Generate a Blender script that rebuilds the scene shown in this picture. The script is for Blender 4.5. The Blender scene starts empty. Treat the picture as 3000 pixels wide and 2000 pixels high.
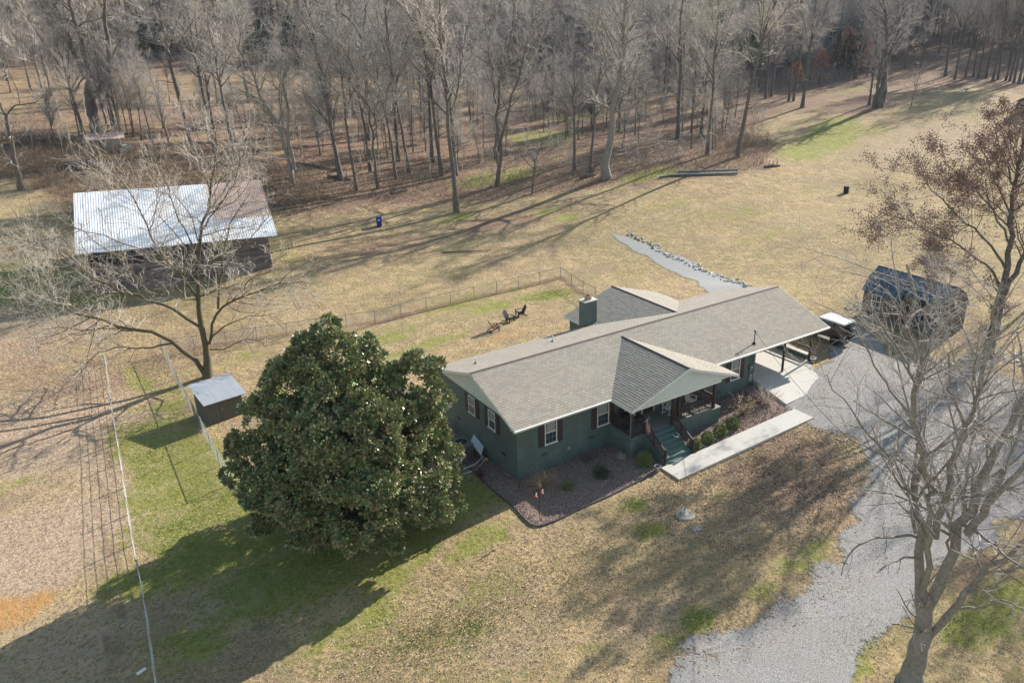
import bpy, math, random
import numpy as np
from mathutils import Vector, Matrix
rad = math.radians
C_ = bpy.context.scene
col = C_.collection
rng = np.random.default_rng(7)
random.seed(7)

# ------------------------------------------------------------------ camera, sky, sun, exposure
CAM = np.array([-20.988, -38.9976, 22.0467]); FOC = 2354.4
YAW, PITCH, ROLL = 1.0186, 0.3921, -0.0301
def _axes():
    cy, sy, cp, sp, cr, sr = math.cos(YAW), math.sin(YAW), math.cos(PITCH), math.sin(PITCH), math.cos(ROLL), math.sin(ROLL)
    f = np.array([cy*cp, sy*cp, -sp]); r = np.array([sy, -cy, 0.]); u = np.cross(r, f)
    return f, cr*r + sr*u, -sr*r + cr*u
CF, CR, CU = _axes()
cam = bpy.data.objects.new('camera', bpy.data.cameras.new('camera'))
col.objects.link(cam)
cam.data.sensor_width = 36; cam.data.lens = FOC/3000*36
cam.data.clip_start = .5; cam.data.clip_end = 3000
M = Matrix.Identity(4)
for i in range(3):
    M[i][0] = CR[i]; M[i][1] = CU[i]; M[i][2] = -CF[i]; M[i][3] = CAM[i]
cam.matrix_world = M
C_.camera = cam

SUN_AZ, SUN_EL = rad(10.7), rad(26.5)          # where the sun stands, from +x towards +y
w = bpy.data.worlds.new('World'); C_.world = w; w.use_nodes = True
nt = w.node_tree
sky = nt.nodes.new('ShaderNodeTexSky'); sky.sky_type = 'NISHITA'; sky.sun_disc = False
sky.sun_elevation = SUN_EL; sky.sun_rotation = rad(90) - SUN_AZ
sky.air_density = 1.6; sky.dust_density = .5
bgn = nt.nodes['Background']; bgn.inputs['Strength'].default_value = .09
nt.links.new(sky.outputs[0], bgn.inputs[0])
sl = bpy.data.lights.new('sun', 'SUN'); sl.energy = 5; sl.angle = rad(.5); sl.color = (1, .935, .84)
so = bpy.data.objects.new('sun', sl); col.objects.link(so)
sd = Vector((math.cos(SUN_AZ)*math.cos(SUN_EL), math.sin(SUN_AZ)*math.cos(SUN_EL), math.sin(SUN_EL)))
so.rotation_euler = sd.to_track_quat('Z', 'Y').to_euler(); so.location = (60, 10, 80)
C_.view_settings.view_transform = 'Standard'; C_.view_settings.look = 'None'
C_.view_settings.exposure = 1.2; C_.view_settings.gamma = 1
C_.cycles.volume_step_rate = 4; C_.cycles.volume_max_steps = 64
C_.cycles.max_bounces = 6; C_.cycles.diffuse_bounces = 2; C_.cycles.glossy_bounces = 2
C_.cycles.transparent_max_bounces = 16; C_.cycles.volume_bounces = 0

# ------------------------------------------------------------------ terrain height
def ray(px, py):
    d = CF + (px-1500)/FOC*CR - (py-1000)/FOC*CU
    return d/np.linalg.norm(d)
def PD(px, py, d):
    r = ray(px, py); return CAM + r*(d/math.hypot(r[0], r[1]))
_P = [(0.45,-4.4,-3.72),(20.2,-4.4,-2.83),(.5,-.7,-3.95),(24,-4.6,-2.72),(27,-4.6,-2.68),(7.2,-6.5,-3.42),(14.8,-6.5,-3.3),(.5,4.7,-4.1),(12,8,-3.7),(20,9,-3.2),
 (28,2,-2.6),(5,-10,-3.6),(-15,-20,-4.6),(0,-22,-3.8),(12,-25,-3.6),(-25,0,-5.4),(20,-20,-3.1),(35,-10,-2.6),(50,-20,-2.4),(-60,-20,-7),(-21,-39,-4.8),
 (-11,24,-4.9),(.1,43.1,-2.25),(-13,15.6,-4.9),(24,26,-4.2),(36,12,-3.0),(80,-40,-1)]
_D = [(430,840,85),(100,800,92),(1113,660,98),(1340,545,114),(1770,520,116),(2160,465,128),(2477,557,119),(2900,700,98),
 (300,390,140),(560,450,130),(30,540,120),(2540,315,175),(2990,315,178),(2850,235,220),(2150,830,78),
 (500,190,210),(0,200,205),(1000,200,212),(1500,230,210),(2000,260,205),(2300,250,212),(1500,400,148),(1000,350,158),(1850,690,94),(2300,400,150)]
_P += [tuple(PD(*a)) for a in _D]
for px, d, z in ((-600,420,45),(0,420,42),(600,420,42),(1200,430,38),(1800,440,34),(2400,450,28),(3000,460,22),(3600,460,20)):
    a = ray(px, 200); h = a[:2]/np.hypot(*a[:2])
    q = CAM[:2]+h*d; _P.append((q[0], q[1], z))
    q = CAM[:2]+h*(d-130); _P.append((q[0], q[1], z*.68))
_P = np.array(_P); _S = 100.; _X = _P[:, :2]/_S; _n = len(_P)
def _K(r): return np.where(r > 0, r**2*np.log(np.maximum(r, 1e-9)), 0)
_A = np.zeros((_n+3, _n+3))
_A[:_n, :_n] = _K(np.hypot(_X[:, None, 0]-_X[None, :, 0], _X[:, None, 1]-_X[None, :, 1])) + np.eye(_n)*2e-4
_A[:_n, _n] = 1; _A[:_n, _n+1:] = _X; _A[_n, :_n] = 1; _A[_n+1:, :_n] = _X.T
_W = np.linalg.solve(_A, np.append(_P[:, 2], [0, 0, 0]))
def H(x, y):
    x = np.asarray(x, float)/_S; y = np.asarray(y, float)/_S
    return (_K(np.hypot(x[..., None]-_X[:, 0], y[..., None]-_X[:, 1])) @ _W[:_n]) + _W[_n] + _W[_n+1]*x + _W[_n+2]*y
def G(px, py):
    """the spot of ground a line of sight meets"""
    d = ray(px, py); ts = np.arange(10, 620, 2.0); pp = CAM + ts[:, None]*d
    hh = H(pp[:, 0], pp[:, 1]); k = int(np.argmax(pp[:, 2] < hh))
    if pp[k, 2] >= hh[k]: return None
    t = np.linspace(ts[k]-2, ts[k], 41); q = CAM+t[:, None]*d; hh = H(q[:, 0], q[:, 1]); k = int(np.argmax(q[:, 2] < hh))
    return q[k]
def hz(x, y): return float(H(np.array([x]), np.array([y]))[0])

# ------------------------------------------------------------------ materials
MATS = {}
def mat(name, c, rough=.85, spec=.3, metal=0, noise=None, bump=None, rnd=0, attr=None, coord='Object', trans=0):
    """noise: (scale, colour2, contrast) ; bump: (scale, strength, distance)"""
    if name in MATS: return MATS[name]
    m = bpy.data.materials.new(name); m.use_nodes = True; MATS[name] = m
    N, L = m.node_tree.nodes, m.node_tree.links
    b = N['Principled BSDF']
    b.inputs['Roughness'].default_value = rough; b.inputs['Metallic'].default_value = metal
    b.inputs['Specular IOR Level'].default_value = spec
    tc = N.new('ShaderNodeTexCoord'); src = tc.outputs[coord]
    out = None
    rgb = N.new('ShaderNodeRGB'); rgb.outputs[0].default_value = (*c, 1); out = rgb.outputs[0]
    if noise:
        for sc, c2, k in (noise if isinstance(noise, list) else [noise]):
            n = N.new('ShaderNodeTexNoise'); n.inputs['Scale'].default_value = sc; n.inputs['Detail'].default_value = 6
            n.inputs['Roughness'].default_value = .65
            L.new(src, n.inputs['Vector'])
            r = N.new('ShaderNodeValToRGB'); r.color_ramp.elements[0].position = .5-.2/k; r.color_ramp.elements[1].position = .5+.2/k
            L.new(n.outputs[0], r.inputs[0])
            mx = N.new('ShaderNodeMix'); mx.data_type = 'RGBA'
            L.new(r.outputs[0], mx.inputs[0]); L.new(out, mx.inputs[6]); mx.inputs[7].default_value = (*c2, 1); out = mx.outputs[2]
    if rnd or attr:
        if attr:
            a = N.new('ShaderNodeAttribute'); a.attribute_name = attr; v = a.outputs['Fac']
        else:
            a = N.new('ShaderNodeObjectInfo'); v = a.outputs['Random']
        mp = N.new('ShaderNodeMapRange'); mp.inputs[3].default_value = 1-(rnd or .2); mp.inputs[4].default_value = 1+(rnd or .2)
        L.new(v, mp.inputs[0])
        mx = N.new('ShaderNodeMix'); mx.data_type = 'RGBA'; mx.blend_type = 'MULTIPLY'; mx.inputs[0].default_value = 1
        L.new(out, mx.inputs[6]); L.new(mp.outputs[0], mx.inputs[7]); out = mx.outputs[2]
    L.new(out, b.inputs['Base Color'])
    if bump:
        n = N.new('ShaderNodeTexNoise'); n.inputs['Scale'].default_value = bump[0]; n.inputs['Detail'].default_value = 5
        L.new(src, n.inputs['Vector'])
        bp = N.new('ShaderNodeBump'); bp.inputs['Strength'].default_value = bump[1]; bp.inputs['Distance'].default_value = bump[2]
        L.new(n.outputs[0], bp.inputs['Height']); L.new(bp.outputs[0], b.inputs['Normal'])
    return m

WHITE = mat('white_paint', (.72, .72, .68), .5, noise=(3, (.6, .6, .56), 1))
GABLE = mat('pale_siding', (.62, .66, .64), .6, noise=(2, (.54, .58, .56), 1))
BROWNW = mat('brown_stained_wood', (.04, .024, .024), .7, noise=(6, (.062, .038, .036), 1))
SHUT = mat('plum_shutter_paint', (.05, .032, .038), .6, noise=(8, (.07, .045, .055), 1))
CONC = mat('concrete', (.52, .50, .46), .9, noise=[(.8, (.40, .38, .345), .9), (5, (.54, .52, .48), 1.2), (30, (.36, .34, .31), 1.8)], bump=(30, .2, .01))
GLASS = mat('dark_glass', (.02, .03, .04), .08, .8, noise=(3, (.05, .06, .07), 1))
CURT = mat('pale_curtain', (.35, .36, .36), .8, noise=(9, (.2, .2, .22), 1))
DECK = mat('porch_floor_paint', (.16, .17, .155), .7, noise=(5, (.22, .21, .18), 1))
STEP = mat('green_step_paint', (.08, .135, .12), .6, noise=(5, (.105, .16, .145), 1))
BLACKM = mat('black_metal', (.012, .012, .014), .45)
DKGREY = mat('dark_grey_metal', (.05, .05, .055), .5, noise=(5, (.08, .08, .085), 1))
GREYM = mat('galvanized_metal', (.42, .43, .44), .42, .5, metal=.6, noise=(4, (.3, .31, .33), 1))
CORRW = mat('weathered_white_metal', (.62, .64, .67), .45, .5, metal=.1, noise=[(.5, (.5, .52, .56), 1.2), (6, (.66, .67, .7), 1)], rnd=.08)
RUST = mat('rusty_metal', (.38, .28, .24), .6, .4, noise=[(.45, (.36, .16, .07), 1.6), (5, (.42, .34, .31), 1)], rnd=.15)
BOARD = mat('weathered_board', (.17, .14, .14), .9, noise=[(5, (.25, .21, .205), 1.2), (.8, (.12, .1, .1), 1)], rnd=.35)
SHEDW = mat('olive_shed_board', (.1, .1, .085), .85, noise=[(3, (.15, .14, .11), 1), (9, (.08, .08, .07), 1)])
SHEDR = mat('shed_roof_metal', (.33, .36, .40), .4, .5, metal=.3, noise=[(1.5, (.24, .26, .3), 1.2), (9, (.42, .44, .47), 1)])
CABINW = mat('brown_cabin_siding', (.10, .075, .06), .8, noise=[(2, (.13, .1, .08), 1)])
NAVY = mat('navy_metal_roof', (.025, .055, .09), .4, .5, noise=(2, (.035, .07, .105), 1))
RUBBER = mat('black_rubber', (.015, .015, .015), .8)
JEEPP = mat('maroon_car_paint', (.05, .034, .036), .35, .5, noise=(3, (.07, .05, .05), 1))
WHITEM = mat('white_hard_top', (.56, .6, .63), .35)
BARK = mat('grey_bark', (.12, .105, .095), .95, noise=[(1.5, (.24, .215, .195), 1.2), (9, (.08, .065, .055), 1)], bump=(14, .6, .03))
BARKP = mat('pale_bark', (.2, .18, .16), .9, noise=[(1.2, (.12, .105, .09), 1.3), (8, (.29, .265, .235), 1)], bump=(10, .5, .03))
TWIG = mat('tan_twigs', (.42, .375, .33), .9, rnd=.25)
TWIG2 = mat('pale_twigs', (.48, .43, .38), .9)
TWIGG = mat('grey_twigs', (.34, .31, .29), .9, rnd=.25)
MOSS = mat('mossy_bark', (.13, .1, .08), .95, noise=[(2.5, (.13, .13, .04), 1.6), (9, (.07, .055, .045), 1)], bump=(14, .6, .03))
LEAFB = mat('dry_brown_leaf', (.17, .085, .06), .8, attr='tint', rnd=.5)
ROCK = mat('pale_rock', (.58, .55, .53), .9, noise=(4, (.4, .38, .37), 1), rnd=.3)
PLASB = mat('blue_plastic', (.01, .045, .22), .4)
TAILR = mat('dark_red_lens', (.12, .01, .01), .3)
REDP = mat('red_plastic', (.6, .05, .04), .4)
TERRA = mat('white_pot_glaze', (.6, .58, .56), .5)
SOIL = mat('dark_soil', (.05, .035, .025), .95)
BRICKR = mat('pinkish_brick', (.42, .28, .24), .8, noise=(12, (.3, .2, .17), 1))

def leaf_mat(name, top, under, rough, spec):
    m = bpy.data.materials.new(name); m.use_nodes = True
    N, L = m.node_tree.nodes, m.node_tree.links; b = N['Principled BSDF']
    g = N.new('ShaderNodeNewGeometry'); at = N.new('ShaderNodeAttribute'); at.attribute_name = 'tint'
    mx = N.new('ShaderNodeMix'); mx.data_type = 'RGBA'; L.new(g.outputs['Backfacing'], mx.inputs[0])
    mx.inputs[6].default_value = (*top, 1); mx.inputs[7].default_value = (*under, 1)
    mp = N.new('ShaderNodeMapRange'); mp.inputs[3].default_value = .55; mp.inputs[4].default_value = 1.6; L.new(at.outputs['Fac'], mp.inputs[0])
    m2 = N.new('ShaderNodeMix'); m2.data_type = 'RGBA'; m2.blend_type = 'MULTIPLY'; m2.inputs[0].default_value = 1
    L.new(mx.outputs[2], m2.inputs[6]); L.new(mp.outputs[0], m2.inputs[7]); L.new(m2.outputs[2], b.inputs['Base Color'])
    b.inputs['Roughness'].default_value = rough; b.inputs['Specular IOR Level'].default_value = spec
    MATS[name] = m
    return m
MAGL = leaf_mat('glossy_magnolia_leaf', (.145, .215, .085), (.24, .2, .1), .42, .5)
EVER = leaf_mat('dark_evergreen_leaf', (.03, .05, .022), (.05, .07, .03), .7, .3)
BOXW = leaf_mat('boxwood_leaf', (.11, .15, .03), (.14, .16, .05), .6, .3)
PINEN = leaf_mat('pine_needles', (.07, .13, .035), (.1, .15, .05), .6, .3)

def brick_wall():
    m = bpy.data.materials.new('green_painted_brick'); m.use_nodes = True
    N, L = m.node_tree.nodes, m.node_tree.links; b = N['Principled BSDF']
    tc = N.new('ShaderNodeTexCoord'); sep = N.new('ShaderNodeSeparateXYZ'); L.new(tc.outputs['Object'], sep.inputs[0])
    ad = N.new('ShaderNodeMath'); L.new(sep.outputs[0], ad.inputs[0]); L.new(sep.outputs[1], ad.inputs[1])
    cb = N.new('ShaderNodeCombineXYZ'); L.new(ad.outputs[0], cb.inputs[0]); L.new(sep.outputs[2], cb.inputs[1])
    bt = N.new('ShaderNodeTexBrick'); L.new(cb.outputs[0], bt.inputs['Vector'])
    bt.inputs['Scale'].default_value = 1; bt.inputs['Brick Width'].default_value = .2; bt.inputs['Row Height'].default_value = .075
    bt.inputs['Mortar Size'].default_value = .008
    bt.inputs['Color1'].default_value = (.125, .172, .162, 1); bt.inputs['Color2'].default_value = (.145, .198, .187, 1); bt.inputs['Mortar'].default_value = (.08, .11, .108, 1)
    n = N.new('ShaderNodeTexNoise'); n.inputs['Scale'].default_value = 1.1; L.new(tc.outputs['Object'], n.inputs['Vector'])
    mx = N.new('ShaderNodeMix'); mx.data_type = 'RGBA'; mx.blend_type = 'MULTIPLY'; mx.inputs[0].default_value = .5
    L.new(bt.outputs[0], mx.inputs[6]); L.new(n.outputs[0], mx.inputs[7])
    L.new(mx.outputs[2], b.inputs['Base Color']); b.inputs['Roughness'].default_value = .7
    bp = N.new('ShaderNodeBump'); bp.inputs['Distance'].default_value = .01; bp.inputs['Strength'].default_value = .7; bp.invert = True
    L.new(bt.outputs['Fac'], bp.inputs['Height']); L.new(bp.outputs[0], b.inputs['Normal'])
    return m
BRICK = brick_wall()
def shingle_mat():
    m = mat('asphalt_shingle', (.275, .245, .205), .92, .2, noise=[(.45, (.225, .2, .17), 1), (25, (.30, .27, .225), 1.3), (.12, (.25, .225, .19), .8)], attr='tint', rnd=.1, bump=(120, .3, .004))
    return m
SHING = shingle_mat()

# ------------------------------------------------------------------ mesh helpers
def nmesh(name, V, F, m, smooth=False, tint=None):
    """numpy verts (n,3), faces (k,4) or (k,3) -> mesh"""
    me = bpy.data.meshes.new(name)
    V = np.ascontiguousarray(V, dtype=np.float32); F = np.ascontiguousarray(F, dtype=np.int32)
    k, s = F.shape
    me.vertices.add(len(V)); me.vertices.foreach_set('co', V.ravel())
    me.loops.add(k*s); me.loops.foreach_set('vertex_index', F.ravel())
    me.polygons.add(k); me.polygons.foreach_set('loop_start', np.arange(0, k*s, s, dtype=np.int32))
    me.polygons.foreach_set('loop_total', np.full(k, s, dtype=np.int32))
    if smooth: me.polygons.foreach_set('use_smooth', np.ones(k, dtype=bool))
    if tint is not None:
        a = me.attributes.new('tint', 'FLOAT', 'FACE'); a.data.foreach_set('value', np.asarray(tint, dtype=np.float32))
    me.update(calc_edges=True)
    for mm in (m if isinstance(m, (list, tuple)) else [m]): me.materials.append(mm)
    return me
def link(o, parent=None):
    col.objects.link(o)
    if parent is not None: o.parent = parent
    return o
def tag(o, label=None, cat=None, group=None, kind=None):
    if label: o['label'] = label
    if cat: o['category'] = cat
    if group: o['group'] = group
    if kind: o['kind'] = kind
    return o
def wloc(o):
    p = np.zeros(3)
    while o is not None: p += np.array(o.location); o = o.parent
    return p
def empty(name, loc, label, cat, group=None, rotz=0):
    o = bpy.data.objects.new(name, None); o.empty_display_size = .3
    o.location = loc; o.rotation_euler = (0, 0, rotz); link(o)
    return tag(o, label, cat, group)
class MB:
    def __init__(s): s.v = []; s.f = []
    def add(s, vs, fs):
        n = len(s.v); s.v += [tuple(map(float, p)) for p in vs]; s.f += [tuple(n+i for i in f) for f in fs]; return s
    def box(s, x0, x1, y0, y1, z0, z1):
        return s.add([(x0,y0,z0),(x1,y0,z0),(x1,y1,z0),(x0,y1,z0),(x0,y0,z1),(x1,y0,z1),(x1,y1,z1),(x0,y1,z1)],
                     [(0,3,2,1),(4,5,6,7),(0,1,5,4),(1,2,6,5),(2,3,7,6),(3,0,4,7)])
    def bbox(s, x0, x1, y0, y1, z0, z1, b=.02):
        """box with chamfered vertical edges and top"""
        pts = [(x0+b,y0),(x1-b,y0),(x1,y0+b),(x1,y1-b),(x1-b,y1),(x0+b,y1),(x0,y1-b),(x0,y0+b)]
        cx, cy = (x0+x1)/2, (y0+y1)/2
        a = [(x,y,z0) for x,y in pts]; c = [(x,y,z1-b) for x,y in pts]
        d = [(x+(b if x<cx else -b)*.9, y+(b if y<cy else -b)*.9, z1) for x,y in pts]
        n = 8; fs = [tuple(range(n-1,-1,-1)), tuple(range(2*n,3*n))]
        for i in range(n):
            j = (i+1)%n; fs += [(i,j,n+j,n+i),(n+i,n+j,2*n+j,2*n+i)]
        return s.add(a+c+d, fs)
    def prism(s, poly, axis, a, b):
        """extrude a 2-D polygon along an axis from a to b"""
        def P(p, t):
            return {'x':(t,p[0],p[1]),'y':(p[0],t,p[1]),'z':(p[0],p[1],t)}[axis]
        n = len(poly)
        return s.add([P(p,a) for p in poly]+[P(p,b) for p in poly], [tuple(range(n-1,-1,-1)), tuple(range(n,2*n))]+[(i,(i+1)%n,n+(i+1)%n,n+i) for i in range(n)])
    def slab(s, pts, th):
        """a polygon of 3-D points thickened downwards by th"""
        n = len(pts)
        return s.add(list(pts)+[(p[0],p[1],p[2]-th) for p in pts], [tuple(range(n)), tuple(range(2*n-1,n-1,-1))]+[(i,n+i,n+(i+1)%n,(i+1)%n) for i in range(n)])
    def tube(s, pts, r, n=6, cap=True):
        pts = [Vector(p) for p in pts]; rr = r if isinstance(r,(list,tuple)) else [r]*len(pts); base = len(s.v); V = []; Fs = []
        up = None
        for i, p in enumerate(pts):
            t = (pts[min(i+1,len(pts)-1)]-pts[max(i-1,0)]).normalized()
            if up is None: up = t.orthogonal().normalized()
            else: up = (up - t*up.dot(t)).normalized()
            sd_ = t.cross(up)
            for k in range(n):
                a = 2*math.pi*k/n; q = p+(up*math.cos(a)+sd_*math.sin(a))*rr[i]; V.append(q)
        for i in range(len(pts)-1):
            for k in range(n): Fs.append((i*n+k, i*n+(k+1)%n, (i+1)*n+(k+1)%n, (i+1)*n+k))
        if cap: Fs += [tuple(range(n-1,-1,-1)), tuple(range((len(pts)-1)*n, len(pts)*n))]
        return s.add(V, Fs)
    def lathe(s, prof, c=(0,0,0), n=12, axis='z'):
        V = []; Fs = []
        for r, z in prof:
            for k in range(n):
                a = 2*math.pi*k/n; x, y = r*math.cos(a), r*math.sin(a)
                V.append({'z':(c[0]+x,c[1]+y,c[2]+z),'x':(c[0]+z,c[1]+x,c[2]+y),'y':(c[0]+x,c[1]+z,c[2]+y)}[axis])
        for i in range(len(prof)-1):
            for k in range(n): Fs.append((i*n+k,i*n+(k+1)%n,(i+1)*n+(k+1)%n,(i+1)*n+k))
        Fs += [tuple(range(n-1,-1,-1)), tuple(range((len(prof)-1)*n, len(prof)*n))]
        return s.add(V, Fs)
    def xf(s, M_, i0=0):
        for i in range(i0, len(s.v)): s.v[i] = tuple(M_ @ Vector(s.v[i]))
        return s
    def build(s, name, m, parent=None, world=True, smooth=False):
        me = bpy.data.meshes.new(name); off = wloc(parent) if (parent is not None and world) else np.zeros(3)
        V = [(p[0]-off[0],p[1]-off[1],p[2]-off[2]) for p in s.v]
        me.from_pydata(V, [], s.f)
        me.validate()
        if smooth:
            for p in me.polygons: p.use_smooth = True
        me.materials.append(m)
        o = bpy.data.objects.new(name, me); return link(o, parent)
def recenter(o):
    """put a single mesh object's origin at its base"""
    v = np.array([x.co[:] for x in o.data.vertices]); c = np.array([v[:,0].mean(), v[:,1].mean(), v[:,2].min()])
    o.data.transform(Matrix.Translation(Vector(-c))); o.location = Vector(c)+o.location; return o
def copy_tree(o, parent=None):
    c = o.copy(); col.objects.link(c)
    if parent is not None: c.parent = parent
    for ch in [x for x in KIDS.get(o.name, [])]: copy_tree(ch, c)
    return c
KIDS = {}
def index_kids():
    KIDS.clear()
    for o in col.objects:
        if o.parent is not None: KIDS.setdefault(o.parent.name, []).append(o)

def polylen(P): return np.linalg.norm(np.diff(P, axis=1), axis=2).sum(1)
def nrm(v): return v/np.maximum(np.linalg.norm(v, axis=-1, keepdims=True), 1e-9)
def tubes(P, R, S):
    """vectorised tubes: P (N,K,3), R (N,K) -> verts, quads"""
    N, K, _ = P.shape
    T = np.empty_like(P); T[:, 1:-1] = P[:, 2:]-P[:, :-2]; T[:, 0] = P[:, 1]-P[:, 0]; T[:, -1] = P[:, -1]-P[:, -2]; T = nrm(T)
    ref = np.where(np.abs(T[:, :1, 2:3]) > .9, np.array([1., .2, 0]), np.array([.1, .2, 1.]))
    A = nrm(np.cross(T, ref)); B = np.cross(T, A)
    ang = np.arange(S)*2*np.pi/S
    V = P[:, :, None, :] + R[:, :, None, None]*(np.cos(ang)[None, None, :, None]*A[:, :, None, :] + np.sin(ang)[None, None, :, None]*B[:, :, None, :])
    idx = np.arange(N*K*S).reshape(N, K, S)
    a = idx[:, :-1, :]; b = np.roll(idx, -1, 2)[:, :-1, :]; c = np.roll(idx, -1, 2)[:, 1:, :]; d = idx[:, 1:, :]
    return V.reshape(-1, 3), np.stack([a, b, c, d], -1).reshape(-1, 4)
def join(parts):
    Vs = []; Fs = []; n = 0
    for V, F in parts: Vs.append(V); Fs.append(F+n); n += len(V)
    return np.concatenate(Vs), np.concatenate(Fs)
def grow(P, R, per, t0, t1, ratio, ang, K, wig, trop, rg, rscale=.6, rmin=.006, lenvar=.35, taper=.35, fall=.5, flat=None):
    """child branches of a set of polylines; per may be an array of counts"""
    N, Kp, _ = P.shape; L = polylen(P)
    cnt = np.full(N, per) if np.isscalar(per) else np.asarray(per)
    pi = np.repeat(np.arange(N), cnt); n = len(pi)
    t = rg.uniform(t0, t1, n); f = t*(Kp-1); i = np.minimum(f.astype(int), Kp-2); fr = (f-i)[:, None]
    p0 = P[pi, i]*(1-fr)+P[pi, i+1]*fr; r0 = R[pi, i]*(1-fr[:, 0])+R[pi, i+1]*fr[:, 0]
    T = nrm(P[pi, i+1]-P[pi, i]); q = nrm(np.cross(T, rg.normal(size=(n, 3))))
    a = (ang+rg.normal(0, .18, n))[:, None]
    D = nrm(T*np.cos(a)+q*np.sin(a))
    ln = L[pi]*ratio*(1-fall*t)*rg.uniform(1-lenvar, 1+lenvar, n)
    st = (ln/(K-1))[:, None]
    out = np.empty((n, K, 3)); out[:, 0] = p0; d = D
    for k in range(1, K):
        d = nrm(d+rg.normal(0, wig, (n, 3))+np.array([0, 0, trop]))
        out[:, k] = out[:, k-1]+d*st
    rs = np.maximum(np.minimum(r0*rscale, ln*.03+.004), rmin)
    Rr = rs[:, None]*np.linspace(1, taper, K)[None, :]
    return out, np.maximum(Rr, rmin*.7)
def leaf_quads(Pc, size, rg, w=.45, up=.3, dirs=None):
    """bent little leaves (two triangles across a midrib) at points"""
    n = len(Pc); d = nrm(rg.normal(size=(n, 3))+(0 if dirs is None else dirs*1.2)); nn = nrm(rg.normal(size=(n, 3))+np.array([0, 0, up*3]))
    s = nrm(np.cross(d, nn)); sz = (size*rg.uniform(.7, 1.3, n))[:, None]
    a = Pc; b = Pc+d*sz*.5+s*sz*w*.5; c = Pc+d*sz; e = Pc+d*sz*.5-s*sz*w*.5
    return np.stack([a, b, c, e], 1).reshape(-1, 3), np.arange(4*n).reshape(n, 4)
# ------------------------------------------------------------------ ground
def axis(segs):
    o = []
    for a, b, st in segs: o.append(np.arange(a, b, st))
    return np.concatenate(o+[[segs[-1][1]]])
GX = axis([(-170,-44,5),(-44,62,.5),(62,150,1.25),(150,440,6)])
GY = axis([(-70,-44,2.5),(-44,52,.5),(52,140,1.25),(140,500,6)])
XX, YY = np.meshgrid(GX, GY, indexing='ij')
ZZ = H(XX, YY)
def PX(*pts):
    o = []
    for p in pts:
        g = G(*p)
        if g is not None: o.append((g[0], g[1]))
    return np.array(o)
def sdf(poly, x, y):
    """signed distance to polygon, negative inside"""
    x = np.asarray(x); y = np.asarray(y); d = np.full(x.shape, 1e9); ins = np.zeros(x.shape, bool)
    n = len(poly)
    for i in range(n):
        a = poly[i]; b = poly[(i+1) % n]; e = b-a
        t = np.clip(((x-a[0])*e[0]+(y-a[1])*e[1])/max(e@e, 1e-9), 0, 1)
        d = np.minimum(d, np.hypot(x-a[0]-t*e[0], y-a[1]-t*e[1]))
        c = (a[1] > y) != (b[1] > y)
        with np.errstate(divide='ignore', invalid='ignore'):
            xi = a[0]+(y-a[1])*e[0]/(e[1] if e[1] != 0 else 1e-9)
        ins ^= c & (x < xi)
    return np.where(ins, -d, d)
def soft(poly, w): return np.clip(.5-sdf(poly, XX, YY)/w, 0, 1)
def blob(px, py, rx, ry, ang=0, k=1.):
    g = G(px, py)
    if g is None: return 0
    c, s = math.cos(rad(ang)), math.sin(rad(ang)); dx, dy = XX-g[0], YY-g[1]
    u = (dx*c+dy*s)/rx; v = (-dx*s+dy*c)/ry
    return k*np.exp(-(u*u+v*v)**1.5)
W_EDGE = [(-60,470),(0,520),(150,560),(215,640),(790,640),(900,640),(1100,610),(1300,600),(1450,590),(1700,560),(1900,545),(2150,505),(2230,500),(2290,430),(2190,380),(2300,330),(2430,330),(2560,345),(2640,300),(2700,270),(2850,250),(3060,290)]
wood = PX(*W_EDGE, (3060,60), (2500,20), (1500,20), (500,20), (-60,60))
wood = np.vstack([wood])
FOREST = soft(wood, 10)
pasture = soft(PX((-60,215),(200,205),(520,205),(900,212),(1100,222),(1450,235),(1520,262),(1500,330),(1250,335),(1000,320),(700,330),(420,325),(250,335),(0,340),(-60,340)), 10)
leafm = FOREST*(1-.42*pasture)
for a in ((2060,1300,6,4,0,.35),(2230,1330,5,3.5,20,.75),(2350,1400,4.5,4,20,.8),(2150,1480,4,3,20,.4),(2420,1500,3,3,0,.5),(2250,1600,3,2.,0,.35),(1100,720,14,6,0,.55),(1500,640,14,5,0,.6),(560,1020,7,5,0,.45),
          (2850,1180,4,4,0,.6),(2950,1350,4,3,0,.6),(2860,960,5,4,0,.5),(2700,1250,2,2,0,.2),(2450,930,3,3,0,.5),(300,1100,7,6,0,.5),(100,1050,8,7,0,.45),(2900,1700,4,3,0,.5),(700,720,8,6,0,.5),(2100,560,8,3,0,.4)):
    leafm = np.maximum(leafm, blob(*a))
green = .0*XX
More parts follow.
